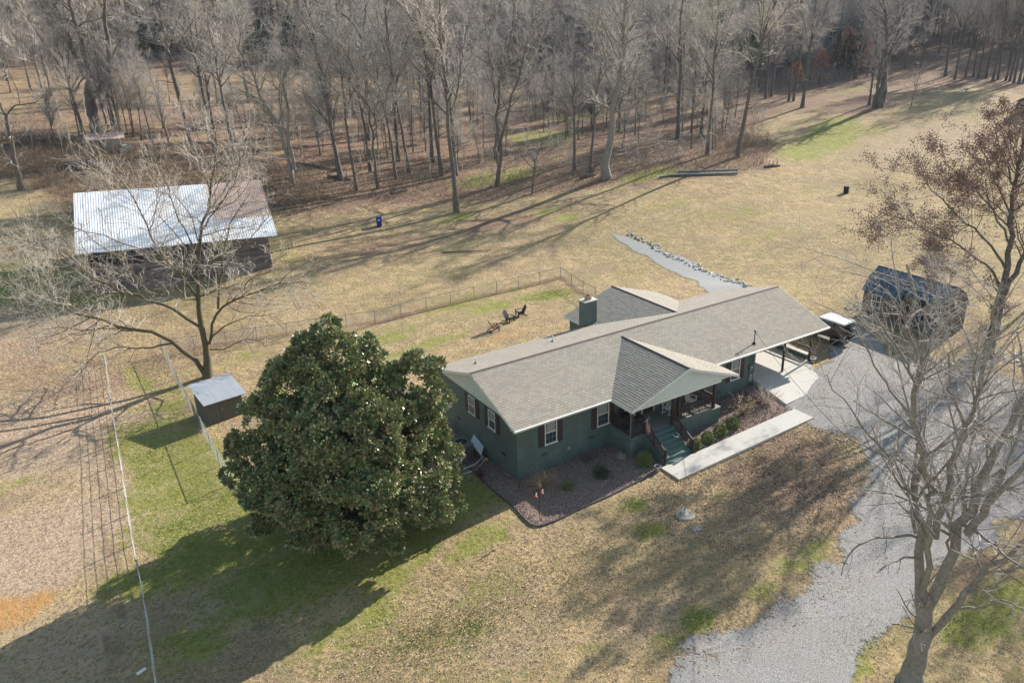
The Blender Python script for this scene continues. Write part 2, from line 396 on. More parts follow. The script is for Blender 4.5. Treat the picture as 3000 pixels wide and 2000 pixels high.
for a in ((560,1350,2.6,5,0,1.),(640,1440,3,3,0,1.),(470,1430,2.5,4,0,.95),(520,1250,2.5,3,0,.7),(1080,1830,2.5,1.6,20,.8),(960,1860,2.5,1.2,20,.6),(1180,1640,3.5,1.6,20,.9),(1400,1580,3,1.4,20,.6),(1950,1880,1.2,.8,0,.6),(2380,1620,2,1,20,.7),(2120,1450,1.5,1,0,.4),(420,1120,1.5,5,5,.6),(1250,1010,5,1.5,5,.65),(1000,1010,4,1.5,0,.5),(1700,1640,3,1.5,0,.35),(1450,1660,3,1,20,.5),(1150,1690,3,1.4,20,.75),(2150,620,12,4,0,.4),(1950,600,10,3,0,.4),(1900,520,9,1.5,0,.8),(430,1330,2.6,7,8,.75),(480,1180,3.5,5,0,.55),(590,1500,5,3.2,0,.85),(640,1620,6,2.6,0,.95),(900,1640,5,2.5,0,1.),(1250,1500,4,3,0,.9),(800,1740,4,2.0,0,.7),(1080,1800,2.,1.2,0,.75),(1050,1620,3,2,0,1),
          (1000,1700,4,1.5,20,.6),(1420,1450,2.4,1.6,30,.9),(1860,1480,1.0,.7,0,.95),(1900,1560,1.3,.8,0,.8),(2050,1810,.9,.9,0,.9),(2320,1650,1.6,.8,0,.7),(2230,1730,1.5,.7,0,.55),(2500,1850,1.7,1.2,20,.75),(2480,1950,1.6,.9,0,.85),(2850,1830,2.5,1.5,0,.75),
          (2950,1750,2.5,1.5,0,.65),(1380,1840,1.,.7,0,.6),(1230,1870,1.,.7,0,.6),(1300,1900,1.2,.8,0,.5),(1180,1750,1.6,1,0,.5),(1330,890,5,1.6,8,.75),(1600,865,3.5,1.6,-10,.95),(1440,900,4,1.6,0,.7),(1150,980,4,2.2,0,.6),(1500,850,4,1,0,.5),
          (2440,395,16,5,30,1.),(2350,440,9,4,30,.95),(2560,380,9,3,30,.5),(1600,400,9,7,0,.75),(1460,520,9,4,0,.8),(1660,345,8,5,0,.6),(1900,505,6,1.5,0,.9),(1450,300,12,8,0,.45),(640,340,6,4,0,.2),(2480,265,10,4,0,.55),
          (60,830,7,6,0,.85),(260,880,6,2.5,0,.7),(830,740,3,5,0,.5),(850,690,3,3,0,.4),(1330,640,4,1.4,0,.6),(1660,638,2.5,1.4,0,.8),(2360,560,9,3,0,.35),(2250,690,8,3,0,.4),(2450,640,7,4,0,.25),(1600,620,3,1.2,0,.7),(70,700,4,4,0,.3),
          (2650,620,5,2,0,.45),(780,1150,2.5,2,0,.6),(720,1050,3,3,0,.4),(600,1880,2,1.5,0,.8),(1100,1600,4,2.4,0,.9),(500,1900,2,2,0,.6),(350,1720,1.2,4,0,.5),(30,1420,2.4,1.6,0,.5),(2000,1350,2,1,0,.2),(2450,1180,2,2,0,.15),(1450,1720,3,1.2,0,.45),(1750,1900,1.5,.8,0,.4),(1940,1900,2,1,0,.45)):
    green = np.maximum(green, blob(*a))
pink = 0*XX
for a in ((150,1250,9,9,0,.8),(100,1600,8,6,0,.9),(300,1400,2.,8,8,.7),(30,1000,9,9,0,.6),(2750,420,22,12,0,.5),(2350,640,9,5,0,.3),(200,1900,6,6,0,.5),(660,1790,2.5,1.4,0,.7),(560,1760,1.5,1,0,.6),(950,360,20,12,0,.7),(400,420,20,9,0,.6),
          (1900,880,6,3,0,.4),(1900,1800,4,2,0,.45),(1500,1880,3,2,0,.4),(2650,900,6,6,0,.2)):
    pink = np.maximum(pink, blob(*a))
pink = np.maximum(pink, .8*(1-pasture)*FOREST*0+ .0)
clay = np.maximum(blob(60,1790,2.2,1.4,15,.72), np.maximum(blob(-60,1820,2.6,1.9,0,.8), blob(1250,1640,.1,.1,0,0)))
clay = np.maximum(clay, blob(680,1215,1.3,1.,0,.5)); clay = np.maximum(clay, blob(1480,985,4,1.2,5,.45)); clay = np.maximum(clay, blob(640,1560,1.,.3,0,.5)); clay = np.maximum(clay, blob(1545,1715,1.2,.5,0,.25))
dirt = 0*XX
for k, (xo, k2) in enumerate(((260,.8),(300,.8))):   # wheel ruts along the left fence
    pts = PX((xo,1120),(xo+18,1300),(xo+35,1500),(xo+52,1700),(xo+60,1990))
    for i in range(len(pts)-1):
        a, b = pts[i], pts[i+1]; e = b-a; t = np.clip(((XX-a[0])*e[0]+(YY-a[1])*e[1])/(e@e), 0, 1)
        dirt = np.maximum(dirt, k2*.6*np.exp(-((XX-a[0]-t*e[0])**2+(YY-a[1]-t*e[1])**2)/.12))
for i_, (a, b) in enumerate((((560,1020),(1100,945)),((1100,945),(1640,812)),((1640,812),(1740,880)))):   # worn strip along the back fence
    P2 = PX(a, b); e = P2[1]-P2[0]; t = np.clip(((XX-P2[0][0])*e[0]+(YY-P2[0][1])*e[1])/(e@e), 0, 1)
    dirt = np.maximum(dirt, .8*np.exp(-((XX-P2[0][0]-t*e[0])**2+(YY-P2[0][1]-t*e[1])**2)/.35))
brush = soft(PX((-60,470),(0,520),(150,560),(215,640),(215,560),(770,530),(800,640),(980,600),(960,520),(760,460),(500,440),(330,410),(150,400),(-60,400)), 8)

def ground_mat():
    m = bpy.data.materials.new('winter_lawn_and_leaf_litter'); m.use_nodes = True
    N, L = m.node_tree.nodes, m.node_tree.links; b = N['Principled BSDF']; b.inputs['Roughness'].default_value = .95; b.inputs['Specular IOR Level'].default_value = .1
    tc = N.new('ShaderNodeTexCoord')
    def noise(sc, det=6, ro=.6, sx=None):
        n = N.new('ShaderNodeTexNoise'); n.inputs['Scale'].default_value = sc; n.inputs['Detail'].default_value = det; n.inputs['Roughness'].default_value = ro
        if sx:
            mp = N.new('ShaderNodeMapping'); mp.inputs['Scale'].default_value = sx; L.new(tc.outputs['Object'], mp.inputs[0]); L.new(mp.outputs[0], n.inputs['Vector'])
        else: L.new(tc.outputs['Object'], n.inputs['Vector'])
        return n.outputs[0]
    def ramp(v, a, bb):
        r = N.new('ShaderNodeMapRange'); r.interpolation_type = 'SMOOTHSTEP'; r.inputs[1].default_value = a; r.inputs[2].default_value = bb; L.new(v, r.inputs[0]); return r.outputs[0]
    def mix(f, c1, c2):
        x = N.new('ShaderNodeMix'); x.data_type = 'RGBA'
        if isinstance(f, float): x.inputs[0].default_value = f
        else: L.new(f, x.inputs[0])
        for i, c in ((6, c1), (7, c2)):
            if isinstance(c, tuple): x.inputs[i].default_value = (*c, 1)
            else: L.new(c, x.inputs[i])
        return x.outputs[2]
    def math_(op, a, bb, c=None):
        x = N.new('ShaderNodeMath'); x.operation = op
        for i, v in enumerate((a, bb) if c is None else (a, bb, c)):
            if isinstance(v, (int, float)): x.inputs[i].default_value = v
            else: L.new(v, x.inputs[i])
        return x.outputs[0]
    big = noise(.09, 4); mid = noise(.7, 8, .7); fine = noise(4.5, 6, .75); vf = noise(17, 4, .8)
    a1 = N.new('ShaderNodeAttribute'); a1.attribute_name = 'm1'; a2 = N.new('ShaderNodeAttribute'); a2.attribute_name = 'm2'
    s1 = N.new('ShaderNodeSeparateColor'); L.new(a1.outputs['Color'], s1.inputs[0]); s2 = N.new('ShaderNodeSeparateColor'); L.new(a2.outputs['Color'], s2.inputs[0])
    gr, lf, pk = s1.outputs; cl, dt, br = s2.outputs
    def masked(mv, soft_=.22, n=mid, amp=1.):
        v = math_('ADD', mv, math_('MULTIPLY', math_('SUBTRACT', n, .5), amp)); return ramp(v, .5-soft_, .5+soft_)
    tan = mix(ramp(mid, .40, .60), (.42, .30, .155), (.28, .20, .095))
    tan = mix(math_('MULTIPLY', ramp(noise(.28, 7, .7), .48, .60), .75), tan, (.25, .17, .11))
    tan = mix(ramp(fine, .49, .60), tan, (.15, .115, .065))
    tan = mix(ramp(vf, .53, .62), tan, (.54, .44, .31))
    # thin dull green woven through the dormant grass
    gsp = math_('MULTIPLY', ramp(noise(1.3, 8, .8), .47, .58), ramp(big, .42, .56))
    tan = mix(math_('MULTIPLY', gsp, .6), tan, (.18, .18, .07))
    pkc = mix(ramp(fine, .46, .6), (.45, .33, .24), (.25, .17, .115))
    c = mix(masked(pk, .35), tan, mix(ramp(vf, .5, .72), pkc, (.5, .41, .31)))
    lc = mix(ramp(fine, .44, .58), (.265, .172, .115), (.11, .07, .05))
    lc = mix(ramp(vf, .52, .68), lc, (.38, .285, .225)); lc = mix(ramp(noise(.25, 5), .5, .7), lc, (.28, .21, .115)); lc = mix(ramp(noise(.8, 8, .8), .52, .66), lc, (.11, .075, .05))
    c = mix(masked(lf, .3), c, lc)
    brc = mix(ramp(noise(1.2, 8, .8), .42, .62), (.22, .15, .09), (.07, .05, .035))
    brc = mix(ramp(noise(.35, 5), .55, .68), brc, (.34, .23, .12))
    c = mix(masked(br, .3), c, brc)
    gc = mix(ramp(fine, .4, .66), (.25, .245, .06), (.12, .13, .035)); gc = mix(ramp(vf, .52, .7), gc, (.36, .34, .15)); gc = mix(ramp(mid, .45, .7), gc, (.32, .27, .13))
    c = mix(masked(gr, .2, noise(.55, 9, .82), 2.6), c, gc)
    c = mix(masked(cl, .25), c, mix(fine, (.5, .28, .1), (.38, .2, .09)))
    c = mix(math_('MULTIPLY', masked(dt, .25), .8), c, mix(fine, (.21, .13, .085), (.13, .08, .055)))
    L.new(c, b.inputs['Base Color'])
    h = math_('ADD', math_('MULTIPLY', fine, .2), math_('ADD', math_('MULTIPLY', vf, .06), math_('MULTIPLY', mid, .4)))
    bp = N.new('ShaderNodeBump'); bp.inputs['Distance'].default_value = .8; bp.inputs['Strength'].default_value = .9; L.new(h, bp.inputs['Height']); L.new(bp.outputs[0], b.inputs['Normal'])
    return m
GM = ground_mat()
nx, ny = XX.shape
idx = np.arange(nx*ny).reshape(nx, ny)
Fg = np.stack([idx[:-1, :-1], idx[1:, :-1], idx[1:, 1:], idx[:-1, 1:]], -1).reshape(-1, 4)
me = nmesh('lawn', np.stack([XX, YY, ZZ], -1).reshape(-1, 3), Fg, GM, smooth=True)
for nm, ch in (('m1', (green, leafm, pink)), ('m2', (clay, dirt, brush))):
    a = me.attributes.new(nm, 'FLOAT_COLOR', 'POINT'); A4 = np.ones((nx*ny, 4), np.float32)
    for i, c in enumerate(ch): A4[:, i] = c.ravel()
    a.data.foreach_set('color', A4.ravel())
tag(link(bpy.data.objects.new('ground', me)), kind='structure')

def sheet(name, poly, m, lift, step=.25, ragged=.25, fade=0.):
    """a sheet that follows the ground inside a plan polygon, with a ragged edge"""
    lo, hi = poly.min(0), poly.max(0); x = np.arange(lo[0]-.5, hi[0]+.5, step); y = np.arange(lo[1]-.5, hi[1]+.5, step)
    X, Y = np.meshgrid(x, y, indexing='ij')
    rg = np.random.default_rng(3); n1 = rg.normal(size=X.shape)
    for _ in range(int(3 if not fade else 30)): n1 = (n1+np.roll(n1, 1, 0)+np.roll(n1, -1, 0)+np.roll(n1, 1, 1)+np.roll(n1, -1, 1))/5*(1.5 if not fade else 1.04)
    n1 /= n1.std()
    d = sdf(poly, X, Y)+n1*ragged
    dc = (d[:-1, :-1]+d[1:, :-1]+d[1:, 1:]+d[:-1, 1:])/4
    ii = np.arange(X.size).reshape(X.shape)
    Fq = np.stack([ii[:-1, :-1], ii[1:, :-1], ii[1:, 1:], ii[:-1, 1:]], -1)[dc < fade]
    # the surface dips under the lawn along its edge, so that it fades into it
    Z = H(X, Y)+(np.clip(-d*.12, -.03, lift) if not fade else lift)
    used = np.unique(Fq); remap = np.zeros(X.size, int); remap[used] = np.arange(len(used))
    V = np.stack([X, Y, Z], -1).reshape(-1, 3)[used]
    me = nmesh(name, V, remap[Fq], m, smooth=True); a = me.attributes.new('edge', 'FLOAT', 'POINT'); a.data.foreach_set('value', np.clip(.5-.5*d.ravel()[used]/max(fade, .01), 0, 1).astype(np.float32))
    o = link(bpy.data.objects.new(name, me))
    return tag(o, kind='structure')
GRAVEL = mat('pale_gravel', (.38, .37, .375), .95, .2, noise=[(.3, (.21, .195, .18), 1.2), (.9, (.31, .25, .19), 1.0), (7, (.38, .37, .365), 1.4), (22, (.13, .125, .12), 1.6)], bump=(20, .8, .03))
GRAVEL2 = mat('blue_grey_gravel', (.29, .295, .30), .95, .2, noise=[(.6, (.29, .26, .19), 1), (9, (.36, .37, .37), 1.2), (20, (.18, .18, .18), 1.5)], bump=(20, .8, .03))
MULCH = mat('bark_mulch', (.21, .145, .115), .95, .15, noise=[(2, (.15, .1, .08), 1), (9, (.3, .22, .18), 1.6), (22, (.42, .32, .26), 2.2), (15, (.07, .045, .04), 1.6)], bump=(16, 1., .06))
def fading(m, sc=3.):
    N, L = m.node_tree.nodes, m.node_tree.links; b = N['Principled BSDF']; at = N.new('ShaderNodeAttribute'); at.attribute_name = 'edge'
    tc = N.new('ShaderNodeTexCoord'); n = N.new('ShaderNodeTexNoise'); n.inputs['Scale'].default_value = sc; n.inputs['Detail'].default_value = 9; n.inputs['Roughness'].default_value = .8; L.new(tc.outputs['Object'], n.inputs['Vector'])
    s = N.new('ShaderNodeMath'); s.operation = 'ADD'; L.new(at.outputs['Fac'], s.inputs[0]); L.new(n.outputs[0], s.inputs[1])
    r = N.new('ShaderNodeMapRange'); r.inputs[1].default_value = .92; r.inputs[2].default_value = 1.0; L.new(s.outputs[0], r.inputs[0]); L.new(r.outputs[0], b.inputs['Alpha'])
fading(GRAVEL); fading(GRAVEL2)
sheet('gravel_driveway', PX((2308,1180),(2360,1225),(2390,1240),(2500,1290),(2560,1380),(2540,1500),(2460,1610),(2360,1710),(2170,1840),(1950,1990),(1900,2080),(2480,2100),(2470,1960),(2560,1840),(2690,1700),(2900,1570),(3070,1500),(3070,1150),(2900,1110),(2700,1075),(2590,1030),(2530,960),(2430,930),(2400,985),(2425,1040),(2385,1075),(2340,1075),(2300,1100)), GRAVEL, .03, .2, .4, 1.5)
sheet('gravel_path', PX((1790,683),(1850,700),(1940,735),(2040,775),(2190,842),(2230,880),(2100,872),(2020,818),(1900,755),(1815,708)), GRAVEL2, .03, .25, .2, .9)
# ------------------------------------------------------------------ the house (ridge along x, z = 0 at the eaves)
HL, HW, HB, HR = 27.22, 4.9, 5.65, 1.7708       # length, front half, back half, ridge rise
PXC, PW, PD_ = 11.39, 4.41, 6.88                # porch ridge x, half width, front edge
PH = PW*HR/HW
GXC, GW, GD = 17.72, 4.66, 8.42; GH = GW*HR/HB
house = empty('brick_house', (10, -4.4, -3.7), 'long green painted brick house with brown shingled roof and white gables', 'house')
KW = {}
def hp(name, mb, m, parent=None, label=None):
    o = mb.build(name, m, parent or house)
    if label: o['label'] = label
    return o
TH = .10
# walls: sheets 0.2 thick, the ground line follows the slope
def wallbox(x0, x1, y0, y1, ztop=-.06, zb=-4.6): return MB().box(x0, x1, y0, y1, zb, ztop)
hp('wall', wallbox(.5, 20.2, -4.4, -4.2), BRICK)                        # front
hp('wall', wallbox(.5, .7, -4.2, 5.0), BRICK)                           # left end
hp('wall', wallbox(20.0, 20.2, -4.2, 5.0), BRICK)                       # right end
hp('wall', wallbox(.5, 13.4, 5.0, 5.2), BRICK)                          # back
hp('wall', wallbox(13.4, 13.6, 5.2, 8.0), BRICK); hp('wall', wallbox(21.9, 22.1, 5.2, 8.0), BRICK); hp('wall', wallbox(13.4, 22.1, 8.0, 8.2), BRICK)
hp('wall', wallbox(20.2, 22.1, 5.0, 5.2), BRICK)
hp('floor_slab', MB().box(.72, 19.98, -4.18, 4.98, -2.3, -2.15), DECK)
# gable sidings
for x0, x1 in ((.44, .5), (26.75, 26.81)):
    hp('gable_siding', MB().prism([(-4.5, -.10), (5.15, -.10), (0, HR-.12-.02)], 'x', x0, x1), GABLE)
# roof decks
def deck(pts): return MB().slab(pts, TH)
F_ = hp('roof', MB().slab([(0, -HW, 0), (HL, -HW, 0), (HL, 0, HR), (0, 0, HR)], TH).slab([(HL, HB, 0), (0, HB, 0), (0, .002, HR), (HL, .002, HR)], TH), mat('roof_underlay', (.2, .18, .16)))
hp('porch_roof_deck', MB().slab([(PXC-PW, -PD_, 0), (PXC, -PD_, PH), (PXC, -HW*(1-PH/HR), PH), (PXC-PW, -HW, 0)], TH)
   .slab([(PXC+.002, -PD_, PH), (PXC+PW, -PD_, 0), (PXC+PW, -HW, 0), (PXC+.002, -HW*(1-PH/HR), PH)], TH), MATS['roof_underlay'], F_)
hp('rear_roof_deck', MB().slab([(GXC-GW, HB, 0), (GXC, HB*(1-GH/HR), GH), (GXC, GD, GH), (GXC-GW, GD, 0)], TH)
   .slab([(GXC+.002, HB*(1-GH/HR), GH), (GXC+GW, HB, 0), (GXC+GW, GD, 0), (GXC+.002, GD, GH)], TH), MATS['roof_underlay'], F_)
# shingles: every tab a wedge
EXPO, TABW, BUTT = .19, .31, .012
TV = []; TF = []; TT = []
SINGLE = []       # the tabs nearest the camera, built as parts
def tabs(O, A, U, run, rise, ab, single=False):
    """O eave origin, A unit along, U unit horizontal up-slope; ab(s)->(a0,a1) at horizontal distance s from the eave"""
    O, A, U = np.array(O, float), np.array(A, float), np.array(U, float)
    sl = math.hypot(run, rise); rows = int(sl/EXPO); Z_ = np.array([0, 0, 1.]); up = (U*run+Z_*rise)/sl; nn = np.cross(A, up); nn = nn if nn[2] > 0 else -nn
    for r in range(rows):
        s0 = r*EXPO; s1 = s0+EXPO*1.25 if r < rows-1 else sl
        a0, a1 = ab((s0+EXPO*.5)/sl*run)
        if a1-a0 < .08: continue
        off = (r % 2)*TABW/2+random.uniform(-.02, .02); k = math.floor((a0-off)/TABW)
        while True:
            t0 = max(a0, k*TABW+off+.004); t1 = min(a1, (k+1)*TABW+off-.004); k += 1
            if k*TABW+off > a1+TABW: break
            if t1-t0 < .04: continue
            h = BUTT*random.uniform(.8, 1.25)
            b0 = O+A*t0+up*s0; b1 = O+A*t1+up*s0; c0 = O+A*t0+up*s1; c1 = O+A*t1+up*s1
            v = [b0+nn*.001, b1+nn*.001, b1+nn*(h+.006), b0+nn*(h+.006), c0+nn*.004, c1+nn*.004]
            if single and r < 9 and len(SINGLE) < 290 and t0 < 11.3 and t1-t0 > .29:
                SINGLE.append((O+A*t0+up*s0, A, up, nn)); continue
            n = len(TV); TV.extend(v)
            TF.extend([(n, n+1, n+2, n+3), (n+3, n+2, n+5, n+4), (n+1, n+5, n+2, n+2), (n, n+3, n+4, n+4)]); tt = random.random(); TT.extend([tt]*4)
# porch and rear ranges
def r_main_front(s): return (0, HL)
tabs((0, -HW, 0), (1, 0, 0), (0, 1, 0), HW, HR, lambda s: (0, HL), True)
tabs((0, HB, 0), (1, 0, 0), (0, -1, 0), HB, HR, lambda s: (0, HL))
tabs((PXC-PW, 0, 0), (0, 1, 0), (1, 0, 0), PW, PH, lambda s: (-PD_, -HW+s*PH/PW/(HR/HW)+.08))
tabs((PXC+PW, 0, 0), (0, 1, 0), (-1, 0, 0), PW, PH, lambda s: (-PD_, -HW+s*PH/PW/(HR/HW)+.08))
tabs((GXC-GW, 0, 0), (0, 1, 0), (1, 0, 0), GW, GH, lambda s: (HB-s*GH/GW/(HR/HB)-.08, GD))
tabs((GXC+GW, 0, 0), (0, 1, 0), (-1, 0, 0), GW, GH, lambda s: (HB-s*GH/GW/(HR/HB)-.08, GD))
tv = np.array(TV)-wloc(house)
me = bpy.data.meshes.new('shingle_field')
me.from_pydata([tuple(p) for p in tv], [], [tuple(dict.fromkeys(f)) for f in TF]); me.materials.append(SHING)
a = me.attributes.new('tint', 'FLOAT', 'FACE'); a.data.foreach_set('value', np.array(TT, np.float32))
o = link(bpy.data.objects.new('shingle_field', me), F_); tag(o, kind='stuff')
o0 = None
msh = MB().add([(0,0,.001),(TABW-.008,0,.001),(TABW-.008,0,BUTT+.006),(0,0,BUTT+.006),(0,EXPO*1.25,.004),(TABW-.008,EXPO*1.25,.004)], [(0,1,2,3),(3,2,5,4),(1,5,2),(0,3,4)])
shm = []
for k in range(5):
    o = msh.build('shingle', SHING, None); me2 = o.data; a = me2.attributes.new('tint', 'FLOAT', 'FACE'); a.data.foreach_set('value', np.full(4, k/4, np.float32)); shm.append(me2); bpy.data.objects.remove(o)
off = Vector(wloc(F_))
for O, A, up, nn in SINGLE:
    o = link(bpy.data.objects.new('shingle', random.choice(shm)), F_)
    o.matrix_basis = Matrix(((A[0], up[0], nn[0], O[0]-off.x), (A[1], up[1], nn[1], O[1]-off.y), (A[2], up[2], nn[2], O[2]-off.z), (0, 0, 0, 1)))
# ridge caps: dark brown, with the ridge vent's shadow line put into the colour
RC = mat('brown_ridge_cap_with_shadow', (.075, .06, .055), .9, noise=(10, (.12, .1, .09), 1))
def cap(p, q, wv, drop):
    p, q = np.array(p, float), np.array(q, float); wv = np.array(wv, float)
    a, b = .035, .0
    return MB().add([p-wv-[0, 0, drop-.02], p+[0, 0, .05], p+wv-[0, 0, drop-.02], q-wv-[0, 0, drop-.02], q+[0, 0, .05], q+wv-[0, 0, drop-.02], p-[0, 0, .02], q-[0, 0, .02]],
                    [(0, 3, 4, 1), (1, 4, 5, 2), (0, 1, 2, 6), (3, 7, 5, 4), (0, 6, 7, 3), (2, 5, 7, 6)])
hp('ridge_cap', cap((-.01, 0, HR), (HL+.01, 0, HR), (0, .13, 0), .045), RC, F_)
hp('ridge_cap', cap((PXC, -PD_-.01, PH), (PXC, -HW*(1-PH/HR)-.02, PH), (.13, 0, 0), .045), RC, F_)
hp('ridge_cap', cap((GXC, HB*(1-GH/HR)+.02, GH), (GXC, GD+.01, GH), (.13, 0, 0), .045), RC, F_)
# fascias, gutters, rakes
hp('gutter', MB().prism([(-HW-.11, -.02), (-HW, .0), (-HW, -.13), (-HW-.08, -.13)], 'x', -.02, PXC-PW-.0), WHITE)
hp('gutter', MB().prism([(-HW-.11, -.02), (-HW, .0), (-HW, -.13), (-HW-.08, -.13)], 'x', PXC+PW, HL+.02), WHITE)
hp('fascia', MB().box(0, HL, -HW+.002, -HW+.03, -.2, -.01).box(0, 13, HB-.03, HB, -.2, -.01).box(22.4, HL, HB-.03, HB, -.2, -.01), WHITE)
hp('fascia', MB().box(PXC-PW-.025, PXC-PW, -PD_, -HW, -.18, .0), WHITE); hp('fascia', MB().box(PXC+PW, PXC+PW+.025, -PD_, -HW, -.18, .0), WHITE)
hp('fascia', MB().box(GXC-GW-.025, GXC-GW, HB, GD, -.18, 0).box(GXC+GW, GXC+GW+.025, HB, GD, -.18, 0), WHITE)
for x in (-.03, HL): hp('rake_board', MB().prism([(-HW, -.17), (0, HR-.17), (0, HR+.0), (-HW, .0)], 'x', x, x+.03).prism([(HB, -.17), (HB, 0), (0, HR), (0, HR-.17)], 'x', x, x+.03), WHITE)
hp('rake_board', MB().prism([(PXC-PW, -.17), (PXC, PH-.17), (PXC, PH), (PXC-PW, 0)], 'y', -PD_-.03, -PD_).prism([(PXC+PW, -.17), (PXC+PW, 0), (PXC, PH), (PXC, PH-.17)], 'y', -PD_-.03, -PD_), WHITE)
hp('rake_board', MB().prism([(GXC-GW, -.17), (GXC, GH-.17), (GXC, GH), (GXC-GW, 0)], 'y', GD, GD+.03).prism([(GXC+GW, -.17), (GXC+GW, 0), (GXC, GH), (GXC, GH-.17)], 'y', GD, GD+.03), WHITE)
hp('soffit', MB().box(.0, HL, -HW+.03, -4.4, -.14, -.11).box(0, 13.3, 5.2, HB-.03, -.14, -.11), WHITE)
hp('carport_ceiling', MB().box(20.2, HL-.05, -4.395, HB-.05, -.2, -.15), WHITE)
# porch gable: a white triangle over a beam
hp('porch_gable', MB().prism([(PXC-PW+.35, -.08), (PXC+PW-.35, -.08), (PXC, PH-.13)], 'y', -6.62, -6.57), GABLE)
hp('porch_ceiling', MB().box(PXC-PW+.1, PXC+PW-.1, -6.55, -4.4, -.16, -.12), WHITE)
hp('porch_beam', MB().box(7.2, 14.6, -6.56, -6.40, -.32, -.165).box(7.2, 7.36, -6.4, -4.42, -.32, -.165).box(14.44, 14.6, -6.4, -4.42, -.32, -.165), WHITE)
# vents, mast, chimney
for x, y in ((1.9, 2.7), (8.1, 2.9)):
    z = HR*(1-y/HB); b = hp('vent_pipe', MB().tube([(x, y, z-.05), (x, y, z+.42)], .045, 10), WHITE, F_)
    hp('flashing', MB().lathe([(.14, 0), (.07, .07), (.05, .1)], (x, y, z+.015), 10), BLACKM, F_)
x, y = 19.0, 3.2; z = HR*(1-y/HB); hp('roof_vent', MB().lathe([(.1, 0), (.09, .12), (.03, .16)], (x, y, z), 10), DKGREY, F_)
zb = -4.28*HR/HW+HR
mast = hp('service_mast', MB().tube([(20.04, -4.28, zb-.1), (20.04, -4.28, zb+.9)], .035, 8), DKGREY, F_)
hp('mast_boot', MB().lathe([(.16, 0), (.09, .07), (.05, .12)], (20.04, -4.28, zb+.02), 10), BLACKM, mast)
hp('weatherhead', MB().lathe([(.05, 0), (.08, .04), (.07, .12), (.02, .15)], (20.04, -4.28, zb+.87), 8).tube([(20.04, -4.28, zb+.78), (20.2, -4.4, zb+.74)], .015, 5), BLACKM, mast)
ch = hp('chimney', MB().box(12.78, 13.88, 5.42, 6.15, -4.6, 1.93), BRICK)
hp('chimney_cap', MB().slab([(12.72, 5.36, 2.02), (13.94, 5.36, 2.02), (13.94, 6.21, 2.02), (12.72, 6.21, 2.02)], .09), CONC, ch)
hp('flue', MB().box(13.12, 13.5, 5.6, 5.95, 2.02, 2.3), BRICKR, ch)
hp('flue_liner', MB().box(13.2, 13.42, 5.67, 5.88, 2.3, 2.36), RUBBER, ch)

# windows
def window(x0, x1, z0, z1, face='y', at=-4.4, rows=3, cols=2, name='window', shut=.42):
    """double-hung window in a wall facing -y (face 'y') or -x (face 'x')"""
    def B(mb, a0, a1, d0, d1, zz0, zz1):   # a along the wall, d outward distance from it
        if face == 'y': return mb.box(a0, a1, at-d1, at-d0, zz0, zz1)
        return mb.box(at-d1, at-d0, a0, a1, zz0, zz1)
    f = hp(name, B(MB(), x0, x1, .003, .02, z0, z1), GLASS)
    fr = MB(); t = .055
    B(fr, x0-t, x0, .0, .06, z0, z1+t); B(fr, x1, x1+t, .0, .06, z0, z1+t); B(fr, x0, x1, .0, .06, z1, z1+t)
    hp('frame', fr, WHITE, f); hp('sill', B(MB(), x0-.1, x1+.1, .0, .1, z0-.07, z0), WHITE, f)
    m = (z0+z1)/2; hp('sash_rail', B(MB(), x0, x1, .021, .045, m-.025, m+.025), WHITE, f)
    hp('curtain', B(MB(), x0+.08, x1-.06, .0205, .024, m+.03, z1-.01), CURT, f)
    g = MB()
    for i in range(1, cols+1): xx = x0+(x1-x0)*i/(cols+1); B(g, xx-.007, xx+.007, .0245, .03, z0, z1)
    for i in (1, 3): zz = z0+(z1-z0)*i/4; B(g, x0, x1, .0245, .029, zz-.007, zz+.007)
    hp('glazing_bars', g, CURT, f)
    for a in ((x0-t-shut-.01, x0-t-.01), (x1+t+.01, x1+t+shut+.01)) if shut else ():
        s = hp('shutter', B(MB(), a[0], a[1], .0, .035, z0-.12, z1+.06), SHUT, f)
        for k in range(3):
            ww = (a[1]-a[0])/3; hp('shutter_board', B(MB(), a[0]+k*ww+.012, a[0]+(k+1)*ww-.012, .036, .055, z0-.11, z1+.05), SHUT, s)
    return f
window(2.44, 3.2, -1.86, -.42); window(6.34, 7.14, -1.86, -.42); window(17.85, 18.6, -1.9, -.42)
window(.53, 1.24, -1.45, -.35, 'x', .5); window(-1.93, -1.22, -1.45, -.35, 'x', .5)
window(12.1, 13.0, -1.7, -.45); window(8.5, 9.2, -1.7, -.45)
d = hp('front_door', MB().box(9.95, 10.85, -4.43, -4.402, -2.14, -.2), SHUT); hp('door_frame', MB().box(9.87, 9.95, -4.45, -4.4, -2.14, -.12).box(10.85, 10.93, -4.45, -4.4, -2.14, -.12).box(9.95, 10.85, -4.45, -4.4, -.2, -.12), WHITE, d)
hp('handle', MB().tube([(10.05, -4.43, -1.2), (10.05, -4.49, -1.2), (10.05, -4.49, -1.1)], .015, 6), BLACKM, d)
window(14.0, 14.5, -1.6, -.5, 'x', 13.4 if False else 13.38, shut=0) if False else None
